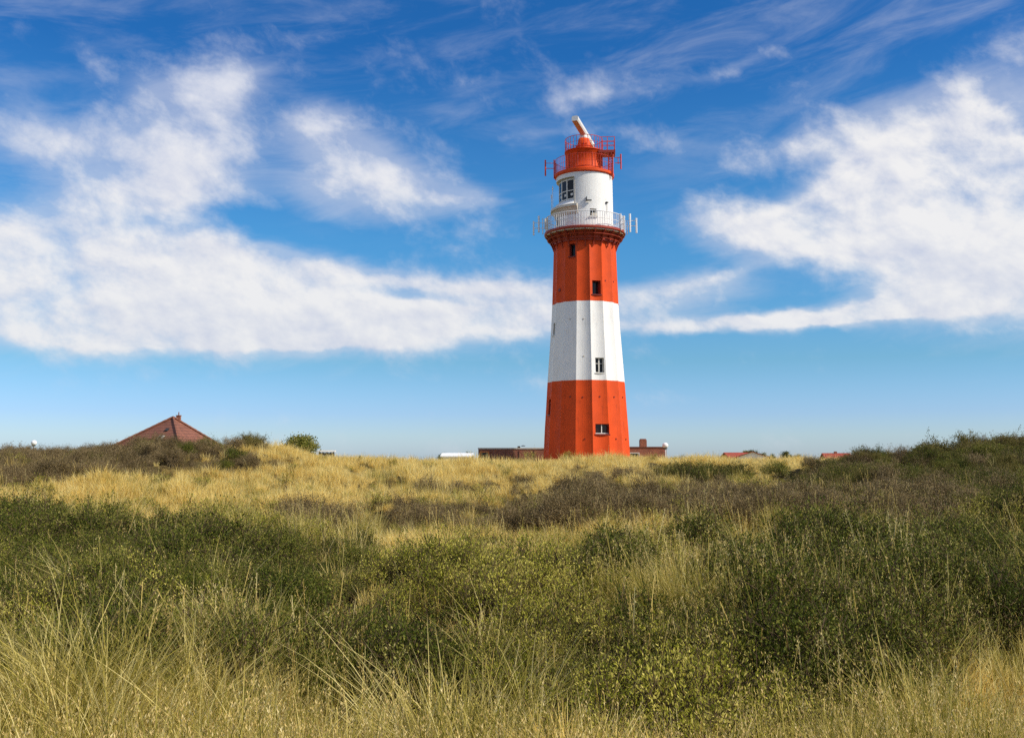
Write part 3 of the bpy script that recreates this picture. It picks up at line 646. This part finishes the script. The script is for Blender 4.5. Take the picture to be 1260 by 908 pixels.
# ------------------------------------------------------------------ plants: meshes
def raw_mesh(name, v, f, mats, mi=None):
    me = bpy.data.meshes.new(name); me.from_pydata(v, [], f)
    for m in mats: me.materials.append(m)
    if mi is not None: me.polygons.foreach_set('material_index', mi)
    me.update(); return me
def blades(n, h0, h1, spread, lean, w, rs, segs=4, wind=(.0, .0), curl=1.0):
    v = []; f = []
    for _ in range(n):
        a = rs.uniform(0, 2*PI); r = spread*math.sqrt(rs.random()); x, y = r*math.cos(a), r*math.sin(a)
        h = rs.uniform(h0, h1); le = rs.uniform(.1, 1)*lean*h; da = a+rs.normal()*.7
        dx, dy = math.cos(da)*le+wind[0]*h, math.sin(da)*le+wind[1]*h; pa = rs.uniform(0, PI); wx_, wy_ = math.cos(pa)*w, math.sin(pa)*w
        b = len(v); drop = rs.uniform(.0, .35)*curl
        for i in range(segs+1):
            t = i/segs; q = t**1.8; ww = (1-t**1.5)*.9+.1 if i < segs else .05
            px, py, pz = x+dx*q, y+dy*q, h*(t-drop*t**3)
            v.append((px-wx_*ww, py-wy_*ww, pz)); v.append((px+wx_*ww, py+wy_*ww, pz))
            if i: k = b+2*i; f.append((k-2, k-1, k+1, k))
    return v, f
def leaf(v, f, p, d, L_, W_, rs, out=None):
    d = d/np.linalg.norm(d); a = rs.normal(size=3) if out is None else out/(np.linalg.norm(out)+1e-6)+rs.normal(size=3)*.45; s = np.cross(d, a); s /= np.linalg.norm(s)+1e-9; b = len(v)
    m = p+d*L_*.5
    for q in (p, m+s*W_*.5, p+d*L_, m-s*W_*.5): v.append(tuple(q))
    f.append((b, b+1, b+2, b+3))
def shrub_geo(rs, h, w, nst, nleaf, L_, W_, ncl=26, bare=0, up=.5):
    """stems + leaves gathered in clumps along the twigs; unit size w x h"""
    st = MB(); lv = []; lf = []; tips = []
    for i in range(nst):
        a = rs.uniform(0, 2*PI); r = w*.5*math.sqrt(rs.random())*.95; hh = h*rs.uniform(.62, 1.0)*math.sqrt(max(.08, 1-(r/(w*.56))**2))
        p0 = Vector((rs.normal()*.08*w, rs.normal()*.08*w, 0)); p3 = Vector((math.cos(a)*r, math.sin(a)*r, hh))
        p1 = p0.lerp(p3, .35)+Vector((rs.normal()*.05, rs.normal()*.05, .08*h)); p2 = p0.lerp(p3, .7)+Vector((rs.normal()*.06, rs.normal()*.06, .05*h))
        st.tube([p0, p1, p2, p3], [.013*h, .009*h, .005*h, .0025*h], 4, cap=False); tips.append((p2, p3))
        for _ in range(3):
            t = rs.uniform(.35, .95); q = p1.lerp(p3, t); e = q+Vector((rs.normal()*.13*w, rs.normal()*.13*w, abs(rs.normal())*.16*h+.04*h))
            st.tube([q, q.lerp(e, .5)+Vector((0, 0, .01)), e], [.006*h, .004*h, .002*h], 3, cap=False); tips.append((q, e))
    cl = tips if not ncl else [tips[i] for i in rs.permutation(len(tips))[:max(4, int(len(tips)*(1-bare)))]]
    per = max(1, nleaf//len(cl))
    for (q, e) in cl:
        q, e = np.array(q), np.array(e); sz = .042*w*rs.uniform(.6, 1.4)
        for _ in range(int(per*rs.uniform(.5, 1.5))):
            t = rs.uniform(.1, 1.1); p = q+(e-q)*t + rs.normal(size=3)*sz*(1, 1, .8)
            if p[2] < 0: continue
            d = rs.normal(size=3)*.8 + (e-q)/(np.linalg.norm(e-q)+1e-6)*.6 + np.array((0, 0, up)); leaf(lv, lf, p, d, L_*rs.uniform(.6, 1.3), W_*rs.uniform(.7, 1.3), rs, (p-np.array((0, 0, .35*h)))/w*1.2+(p-(q+e)/2)/sz*.35)
    return st, lv, lf

HID = bpy.data.collections.new('plant_shapes')          # sources for the ground cover, not in the scene
def proto(coll, name, me):
    o = bpy.data.objects.new(name, me); coll.objects.link(o); return o
def cover(name, label, cat, protos, pts):
    """one ground-cover object: pts rows = x,y,z, rotz, tilt, scale, variant"""
    col = bpy.data.collections.new(name+'_shapes')
    for i, me in enumerate(protos): proto(col, f'{name}_shape_{chr(97+i)}', me)
    pts = np.asarray(pts); n = len(pts); me = bpy.data.meshes.new(name); me.vertices.add(n); me.vertices.foreach_set('co', pts[:, :3].ravel())
    at_ = me.attributes.new('rot', 'FLOAT_VECTOR', 'POINT'); at_.data.foreach_set('vector', np.stack([pts[:, 4], pts[:, 4]*.5, pts[:, 3]], 1).ravel())
    at_ = me.attributes.new('scl', 'FLOAT', 'POINT'); at_.data.foreach_set('value', pts[:, 5].copy())
    at_ = me.attributes.new('var', 'INT', 'POINT'); at_.data.foreach_set('value', (pts[:, 6].astype(int) % len(protos)).astype(np.int32))
    o = bpy.data.objects.new(name, me); C.objects.link(o); tag(o, label, cat, kind='stuff')
    ng = bpy.data.node_groups.new(name, 'GeometryNodeTree'); ng.interface.new_socket('Geometry', in_out='INPUT', socket_type='NodeSocketGeometry'); ng.interface.new_socket('Geometry', in_out='OUTPUT', socket_type='NodeSocketGeometry')
    N = ng.nodes; Lk = ng.links; gi = N.new('NodeGroupInput'); go = N.new('NodeGroupOutput'); ip = N.new('GeometryNodeInstanceOnPoints'); ci = N.new('GeometryNodeCollectionInfo')
    ci.inputs[0].default_value = col; ci.inputs['Separate Children'].default_value = True; ci.inputs['Reset Children'].default_value = True
    def na(nm, typ): q = N.new('GeometryNodeInputNamedAttribute'); q.data_type = typ; q.inputs[0].default_value = nm; return [s for s in q.outputs if s.enabled and s.name == 'Attribute'][0]
    Lk.new(gi.outputs[0], ip.inputs['Points']); Lk.new(ci.outputs[0], ip.inputs['Instance']); ip.inputs['Pick Instance'].default_value = True
    Lk.new(na('var', 'INT'), ip.inputs['Instance Index']); Lk.new(na('rot', 'FLOAT_VECTOR'), ip.inputs['Rotation']); Lk.new(na('scl', 'FLOAT'), ip.inputs['Scale'])
    Lk.new(ip.outputs[0], go.inputs[0]); md = o.modifiers.new('scatter', 'NODES'); md.node_group = ng
    return o
def rs_(k): return np.random.default_rng(k)
def tuft(name, mat, k, seeds=4, heads=0, **kw):
    out = []
    for s in range(seeds):
        r_ = rs_(100*k+s); v, f = blades(rs=r_, **kw); mi = [0]*len(f); mats = [mat]
        if heads:
            mats = [mat, M['pale']]
            for _ in range(heads):
                a = r_.uniform(0, 2*PI); q = r_.uniform(0, .25); h = kw['h1']*r_.uniform(.95, 1.35); p = np.array((math.cos(a)*q, math.sin(a)*q, 0)); e = p+np.array((r_.normal()*.12, r_.normal()*.12, h))
                b = len(v); w_ = .0028
                v += [(p[0]-w_, p[1], 0), (p[0]+w_, p[1], 0), (e[0]+w_*.6, e[1], e[2]), (e[0]-w_*.6, e[1], e[2])]; f.append((b, b+1, b+2, b+3)); mi.append(0)
                n0 = len(f)
                for i in range(14): leaf(v, f, e+np.array((r_.normal()*.008, r_.normal()*.008, -.16+.16*r_.random())), np.array((r_.normal()*.5, r_.normal()*.5, 1)), .018, .005, r_)
                mi += [1]*(len(f)-n0)
        out.append(raw_mesh(name, v, f, mats, mi))
    return out
def clump(name, mat, twig, k, seeds=4, **kw):
    out = []
    for s in range(seeds):
        r_ = rs_(1000*k+s); st, lv, lf = shrub_geo(r_, **kw); b = len(st.v)
        v = st.v + lv; f = st.f + [tuple(i+b for i in q) for q in lf]
        out.append(raw_mesh(name, v, f, [twig, mat], [0]*len(st.f)+[1]*len(lf)))
    return out
# ------------------------------------------------------------------ plants: where they grow
def blob(px, py, L_):
    o = np.zeros_like(px)
    for (cx_, cy_, sx, sy, w) in L_: o = np.maximum(o, w*np.exp(-(((px-cx_)/sx)**2+((py-cy_)/sy)**2)**1.5))
    return o
def vnoise(x, y, s, seed):
    out = np.empty(len(x))
    for i in range(len(x)): out[i] = mnoise.noise(Vector((x[i]*s+seed*7.1, y[i]*s, seed*3.3)))
    return out
def candidates(n, y0, y1, power=1.0, wide=.60):
    t = rng.random(n); y = y0*(y1/y0)**(t**power); x = (rng.random(n)*2-1)*y*wide
    z = terr(x, y); d = y*math.cos(PITCH)+(z-EYE)*math.sin(PITCH); v = -y*math.sin(PITCH)+(z-EYE)*math.cos(PITCH)
    return x, y, z, PX+F*x/d, PY-F*v/d
# regions, written where each kind of growth lies in the view of the dune
GREEN = [(70,728,170,40,1.2),(250,732,150,42,1.15),(330,708,70,22,.95),(120,690,60,10,.7),(1140,725,190,44,1.2),(980,745,100,24,.95),(1010,712,60,14,.6),(690,752,60,14,.8),(860,700,40,12,.6),(220,790,280,44,.95),(1120,600,140,34,.75),(1230,600,80,60,.8),(1100,790,190,30,.85),(20,672,50,22,.9),(860,590,50,14,.6),(430,722,60,30,1.0),(760,725,50,16,.75),(620,700,40,12,.6),(520,745,70,16,.9),(560,860,120,25,.9),(1020,870,150,25,.9),(120,870,90,20,.8),(560,735,60,20,.6),(900,740,50,20,.6),(1200,690,120,20,.6),(640,850,700,60,.35)]
BROWN = [(560,648,200,15,1.25),(420,650,80,16,1.0),(760,615,90,25,.9),(720,640,100,16,.9),(870,625,100,20,.9),(960,640,100,22,.8),(1060,590,70,26,.8),(1150,615,130,35,.9),(1100,660,150,22,.7),(180,572,190,22,1.1),(40,585,60,25,1.2),(560,600,120,10,.45),(700,590,80,10,.5),(620,606,50,9,.8),(500,598,50,8,.75),(690,600,70,10,.9),(560,615,90,7,.75)]
GOLD = [(500,590,330,36,1.2),(200,615,220,28,1.2),(400,625,150,18,1.),(600,573,450,14,1.),(950,575,90,12,1.1),(330,560,80,14,1.2),(700,695,130,40,1.1),(860,690,140,38,1.2),(640,668,40,18,.8),(1000,700,80,20,.7),(520,690,60,22,.7)]
def fields(px, py):
    return blob(px, py, GREEN), blob(px, py, BROWN), blob(px, py, GOLD)
def place(n, y0, y1, prob, smin, smax, power=1.0, tilt=.12, zoff=-.03, seed=1, nscale=.35):
    x, y, z, px, py = candidates(n, y0, y1, power); gq, bq, yq = fields(px, py)
    nz = vnoise(x, y, nscale, seed)*1.0; nz2 = vnoise(x, y, nscale*4, seed+5)
    p = prob(px, py, gq, bq, yq, nz, nz2, y); keep = rng.random(n) < p; m = keep.sum()
    clear = ((x-TX)**2+(y-TY)**2 > 4.2**2)
    keep &= clear; m = keep.sum()
    return np.stack([x[keep], y[keep], z[keep]+zoff, rng.random(m)*2*PI, rng.normal(size=m)*tilt, rng.uniform(smin, smax, m)*cl(1+.8*nz[keep]+.6*nz2[keep], .5, 1.7), rng.integers(0, 99, m)], 1)
cl = np.clip
P_gold = place(44000, 6.5, 75, lambda px, py, g_, b_, y_, n, n2, y: cl(.16+1.15*y_-1.0*g_-.65*b_+.5*n+.5*n2, .06, 1), .6, 1.15, power=.72, seed=1)
P_gold2 = place(9000, 72, 260, lambda px, py, g_, b_, y_, n, n2, y: .8+0*y, 1.0, 1.7, seed=2)
P_mar = place(36000, 5.5, 50, lambda px, py, g_, b_, y_, n, n2, y: cl(.06-.1*y_-.3*b_-.75*g_+1.0*n+.7*n2+np.where(py > 765, .15, 0), .02, 1)*np.where(y > 30, .5, 1), .6, 1.1, power=.8, seed=3)
P_herb = place(15000, 6, 60, lambda px, py, g_, b_, y_, n, n2, y: cl((.36+.1*g_-.25*b_-.2*y_+.25*np.exp(-((px-600)/230)**2-((py-715)/50)**2))*(1+2.0*n), 0, 1)*np.where(y > 25, .45, 1), .55, 1.15, power=.8, seed=4)
P_green = place(24000, 6, 62, lambda px, py, g_, b_, y_, n, n2, y: cl((g_-.2-.2*y_)*2.6*(1+1.2*n+.6*n2), 0, 1), .6, 1.3, power=.75, seed=5)
P_brown = place(30000, 9, 66, lambda px, py, g_, b_, y_, n, n2, y: cl((b_-.25-.25*g_-.2*y_)*1.5*(1+1.4*n+.5*n2), 0, 1), .6, 1.15, power=.6, seed=6)
P_long = place(4200, 5.5, 15, lambda px, py, g_, b_, y_, n, n2, y: cl(.05+np.where(px < 330, .3, 0)+np.where(px > 880, .12, 0)+.9*n, 0, 1), .75, 1.15, seed=7, tilt=.2)
P_stalk = place(3600, 7, 42, lambda px, py, g_, b_, y_, n, n2, y: cl(.3+.3*n+.5*n2, 0, 1), .8, 1.25, seed=9, tilt=.14)
cover('dry_grass', 'golden dry grass covering the dune slopes', 'grass', tuft('dry_grass', M['straw'], 1, seeds=5, n=64, segs=3, h0=.2, h1=.56, spread=.17, lean=.65, w=.0055, heads=0), P_gold)
cover('far_grass', 'pale dry grass on the flats beyond the crest', 'grass', tuft('far_grass', M['straw'], 2, n=60, h0=.2, h1=.5, spread=.5, lean=.4, w=.014, segs=2), P_gold2)
cover('marram_grass', 'yellow-green grass growing among the low scrub', 'grass', tuft('marram_grass', M['marram'], 3, n=46, segs=3, h0=.25, h1=.66, spread=.13, lean=.6, w=.0042, heads=1, seeds=5), P_mar)
cover('low_herbs', 'yellow-green leafy herbs in the foreground', 'plants', clump('low_herbs', M['herb'], M['twig'], 4, h=.55, w=.55, nst=16, nleaf=680, L_=.026, W_=.009, up=1.0), P_herb)
cover('green_scrub', 'dark green leafy dwarf scrub in the near hollows', 'scrub', clump('green_scrub', M['green'], M['twig'], 5, h=.62, w=.7, nst=22, nleaf=1250, L_=.027, W_=.0105, up=.9), P_green)
cover('brown_scrub', 'low brown-purple twiggy scrub in a band below the slope', 'scrub', clump('brown_scrub', M['brown'], M['twigpale'], 6, h=.5, w=.7, nst=22, nleaf=800, L_=.032, W_=.011, up=.8), P_brown)
cover('long_grass', 'long arching yellow-green grass blades in the nearest foreground', 'grass', tuft('long_grass', M['marram'], 7, n=34, h0=.5, h1=.98, spread=.12, lean=.75, w=.005, segs=6, wind=(.28, .0)), P_long)

cover('seed_stalks', 'thin pale seed stalks standing above the low scrub', 'grass', tuft('seed_stalks', M['straw'], 8, n=4, h0=.3, h1=.52, spread=.12, lean=.3, w=.003, heads=4, segs=3), P_stalk)
# ------------------------------------------------------------------ shrubs and trees, one by one
def shrub_set(k, leafm, twigm, n, **kw):
    out = []
    for s in range(n):
        r_ = rs_(5000*k+s); st, lv, lf = shrub_geo(r_, **kw)
        out.append((raw_mesh('branches', st.v, st.f, [twigm]), raw_mesh('foliage', lv, lf, [leafm])))
    return out
SH = {'olive': shrub_set(1, M['olive'], M['twig'], 4, h=1, w=1.5, nst=34, nleaf=5200, L_=.055, W_=.024),
      'green': shrub_set(2, M['green'], M['twig'], 4, h=1, w=1.4, nst=34, nleaf=6000, L_=.042, W_=.018),
      'brown': shrub_set(3, M['brown'], M['twigpale'], 4, h=1, w=1.5, nst=48, nleaf=3600, L_=.05, W_=.016, bare=.25),
      'bare': shrub_set(4, M['brown'], M['twig'], 2, h=1, w=1.1, nst=40, nleaf=500, L_=.03, W_=.012, bare=.5)}
def plant(name, kind, i, x, y, h, wf, label, cat, group=None, zoff=-.08):
    br_, fo_ = SH[kind][i % len(SH[kind])]
    o = empty(name, (x, y, tz(x, y)+zoff), random.uniform(0, 6.28), label=label, cat=cat, group=group); o.scale = (h*wf, h*wf, h)
    for nm, me in (('branches', br_), ('foliage', fo_)):
        c = bpy.data.objects.new(nm, me); C.objects.link(c); c.parent = o
    return o
def shrub_px(px, Y, h, wf, kind, label, group=None, name='shrub'): return plant(name, kind, random.randint(0, 9), wx(px, Y, 2), Y, h, wf, label, 'shrub', group)
def where(px, Y, x0, x1, y0, y1, lats, deps):
    i = min(len(lats)-1, max(0, int((px-x0)/(x1-x0)*len(lats)))); j = min(len(deps)-1, max(0, int((Y-y0)/(y1-y0)*len(deps)))); return f'{deps[j]} {lats[i]}'
LEFT_LAT = ['at the far left edge', 'left of the tiled roof', 'below the left roof slope', 'below the tiled roof peak', 'right of the tiled roof']
RIGHT_LAT = ['end by the red roof', 'left part', 'middle', 'right part', 'right edge']
# left crest thicket
n = 0
for i in range(46):
    px = -60 + i*8.4 + random.uniform(-5, 5); Y = random.uniform(47, 58)
    top = np.interp(px, [-60, 30, 100, 200, 290, 325], [.6, .62, .75, .95, 1.0, .6])
    kind = random.choice(['brown', 'brown', 'olive', 'brown', 'green'])
    lab = {'brown': 'brown twiggy shrub in the thicket on the left dune crest', 'olive': 'olive leafy shrub in the thicket on the left dune crest', 'green': 'dark green shrub in the thicket on the left dune crest'}[kind]
    lab = {'brown': 'brown twiggy', 'olive': 'olive leafy', 'green': 'dark green'}[kind] + ' shrub on the left crest, ' + where(px, Y, -20, 325, 47, 58, LEFT_LAT, ['front row,', 'back row,'])
    shrub_px(px, Y, top*random.uniform(.75, 1.15), random.uniform(.8, 1.2), kind, lab, kind+' shrubs on the left crest')
shrub_px(312, 56, 1.05, 1.0, 'olive', 'rounded dark shrub ending the left thicket beside golden grass')
# right thicket
for i in range(135):
    px = random.uniform(985, 1330); Y = random.uniform(24, 56)
    if px < 1060 and Y < 36: Y += 12
    if i > 90: Y = random.uniform(42, 57)
    if 1000 < px < 1052 and Y > 38: Y = random.uniform(27, 36)
    hh = np.interp(px, [1000, 1060, 1100, 1160, 1220, 1330], [.95, 1.1, 1.15, 1.25, 1.3, 1.35])*np.interp(Y, [27, 55], [.62, 1.0])
    kind = random.choice(['brown', 'olive', 'brown', 'olive', 'green', 'bare', 'green'])
    lab = {'brown': 'brown twiggy shrub in the dark thicket on the right', 'olive': 'olive shrub in the dark thicket on the right', 'green': 'dark green shrub in the dark thicket on the right', 'bare': 'nearly bare twiggy shrub in the dark thicket on the right'}[kind]
    lab = {'brown': 'brown twiggy', 'olive': 'olive leafy', 'green': 'dark green', 'bare': 'nearly bare'}[kind] + ' shrub in the right thicket, ' + where(px, Y, 985, 1290, 24, 56, RIGHT_LAT, ['front,', 'lower middle,', 'upper middle,', 'back,'])
    shrub_px(px, Y, hh*random.uniform(.75, 1.1), random.uniform(.7, 1.05), kind, lab, kind+' shrubs in the right thicket')
for i in range(20):
    px = 1082 + i*12.5 + random.uniform(-3, 3); Y = random.uniform(49, 55); row = np.interp(px, [1080, 1110, 1150, 1180, 1200, 1230, 1300], [563, 559, 553, 548, 546, 545, 542]) + random.uniform(-1, 3)
    x_ = wx(px, Y, 2); kind = random.choice(['olive', 'brown', 'olive', 'green'])
    shrub_px(px, Y, max(.7, wz(row, Y)-tz(x_, Y))*1.0, random.uniform(.7, 1.0), kind, {'brown': 'brown shrub', 'olive': 'olive shrub', 'green': 'dark green shrub'}[kind] + ' on the right thicket skyline, ' + ['left end', 'left of the tall bush', 'by the tall bush', 'at the right edge'][min(3, i//5)], kind+' shrubs on the right skyline')
shrub_px(1063, 58, 1.15, .8, 'bare', 'thin bare bush against the sky at the thicket left end')
shrub_px(1190, 52, 1.35, .9, 'olive', 'tall olive bush topping the right thicket against the sky')
shrub_px(1216, 50, 1.3, .8, 'bare', 'tall thin twiggy bush beside the topmost bush of the thicket')
shrub_px(1152, 52, 1.7, .7, 'olive', 'rounded olive bush on the skyline of the right thicket')
# middle bushes
for px, Y, h, wf, k, lab in ((868, 48, 1.0, 1.4, 'olive', 'wide olive bush on the slope right of the lighthouse'), (905, 47, .9, 1.4, 'olive', 'low olive bush joined to the wide bush right of lighthouse'),
        (838, 49, .95, 1.3, 'olive', 'small olive bush at the left end of the slope bushes'), (955, 49, 1.1, 1.2, 'green', 'dark rounded bush standing apart in yellow grass'), (990, 46, .95, 1.2, 'brown', 'brown bush between the apart bush and the thicket'),
        (770, 44, .9, 1.3, 'brown', 'low brown bush in the hollow below the lighthouse'), (735, 42, .8, 1.4, 'brown', 'broad brown bush nearest below the lighthouse'), (818, 43, .95, 1.2, 'olive', 'dark low bush below and right of the lighthouse'),
        (640, 62, .45, 1.4, 'green', 'low green bush before the brick building'), (700, 62, .45, 1.3, 'green', 'low green bush at the lighthouse foot on the left'), (745, 62, .5, 1.3, 'olive', 'low weedy bush at the lighthouse foot centre'), (800, 62, .45, 1.4, 'green', 'low green bush before the annexe chimney')):
    shrub_px(px, Y, h, wf, k, lab)
# foreground left shrubs
for i in range(52):
    px = random.uniform(-40, 440); Y = random.uniform(10.5, 19)
    shrub_px(px, Y, random.uniform(.6, .95), random.uniform(.6, .9), 'green', 'dark green leafy shrub in the near left hollow, ' + where(px, Y, -20, 440, 10.5, 19, ['left edge', 'left part', 'middle', 'right part', 'right end'], ['nearest,', 'middle,', 'backmost,']), 'green shrubs in the near left hollow')
for i in range(22):
    px = random.uniform(960, 1300); Y = random.uniform(12, 18)
    shrub_px(px, Y, random.uniform(.5, .8), random.uniform(.7, 1), 'green', 'dark green low shrub in the near right corner, ' + where(px, Y, 960, 1290, 12, 18, ['left end', 'left part', 'right part', 'right edge'], ['front,', 'middle,', 'back,']), 'green shrubs in the near right corner')

def tree(px, Y, rowtop, wpx, label, seed, leafm='green', rowlow=566):
    x = wx(px, Y, 2); z0 = tz(x, Y); zt = wz(rowtop, Y); H = zt-z0; W = wpx/F*Y; r_ = rs_(seed)
    t = empty('tree', (x, Y, z0-.1), 0, label=label, cat='tree'); tr = MB()
    lv = []; lf = []
    tr.tube([(0, 0, 0), (.03*H, 0, H*.3), (0, .02*H, H*.6)], [.05*H, .035*H, .02*H], 8)
    for i in range(22):
        a = r_.uniform(0, 2*PI); q = W*.5*math.sqrt(r_.random())*.9; hh = H*(.35+.62*r_.random()*math.sqrt(max(.1, 1-(q/(W*.55))**2)))
        e = Vector((math.cos(a)*q, math.sin(a)*q, hh)); s = Vector((0, 0, H*r_.uniform(.2, .5))); tr.tube([s, s.lerp(e, .5)+Vector((0, 0, .03*H)), e], [.018*H, .01*H, .004*H], 5)
        cr = (W*H)**.5*.12*r_.uniform(.7, 1.3)
        for _ in range(300):
            p = np.array(e)+r_.normal(size=3)*cr*np.array((1, 1, .7)); leaf(lv, lf, p, r_.normal(size=3)+np.array((0, 0, .3)), .055*H*.6+.05, .035*H*.6+.03, r_, p-np.array((0, 0, H*.5)))
    tr.build('trunk', M['twig'], t); me = raw_mesh('crown', lv, lf, [M[leafm]]); c = bpy.data.objects.new('crown', me); C.objects.link(c); c.parent = t
    return t
tree(369, 78, 534, 38, 'dense rounded dark green bush-like tree on the left skyline', 1)
tree(354, 80, 543, 18, 'lower green tree at the left foot of the dense rounded tree', 2, 'olive')
tree(548, 190, 557.5, 16, 'tiny far tree behind the low white hall, left one', 3)
tree(576, 190, 556, 8, 'tiny narrow far tree between white hall and brick building', 4)
tree(563, 200, 558, 12, 'tiny far tree showing above the white hall roof', 16)
tree(925, 240, 551.5, 13, 'tall far tree behind the two red-roofed houses', 5)
tree(919, 245, 553.5, 9, 'slim far tree left of the tall tree behind the houses', 6)
tree(939, 240, 556.5, 9, 'small round far tree right of the red-roofed houses', 7)
tree(950, 240, 559, 8, 'smallest far tree between the houses and the tree pair', 8)
tree(967, 235, 555.5, 13, 'rounded dark far tree, left of the isolated pair', 9)
tree(981, 235, 558, 12, 'lower dark far tree, right of the isolated pair', 10)
tree(877, 240, 562, 10, 'tiny far bush between the lighthouse and the far houses', 11)
tree(830, 92, 559, 8, 'small green bush just right of the annexe lamp', 12)
tree(1016, 240, 561, 6, 'tiny far tree touching the lone red roof', 13)
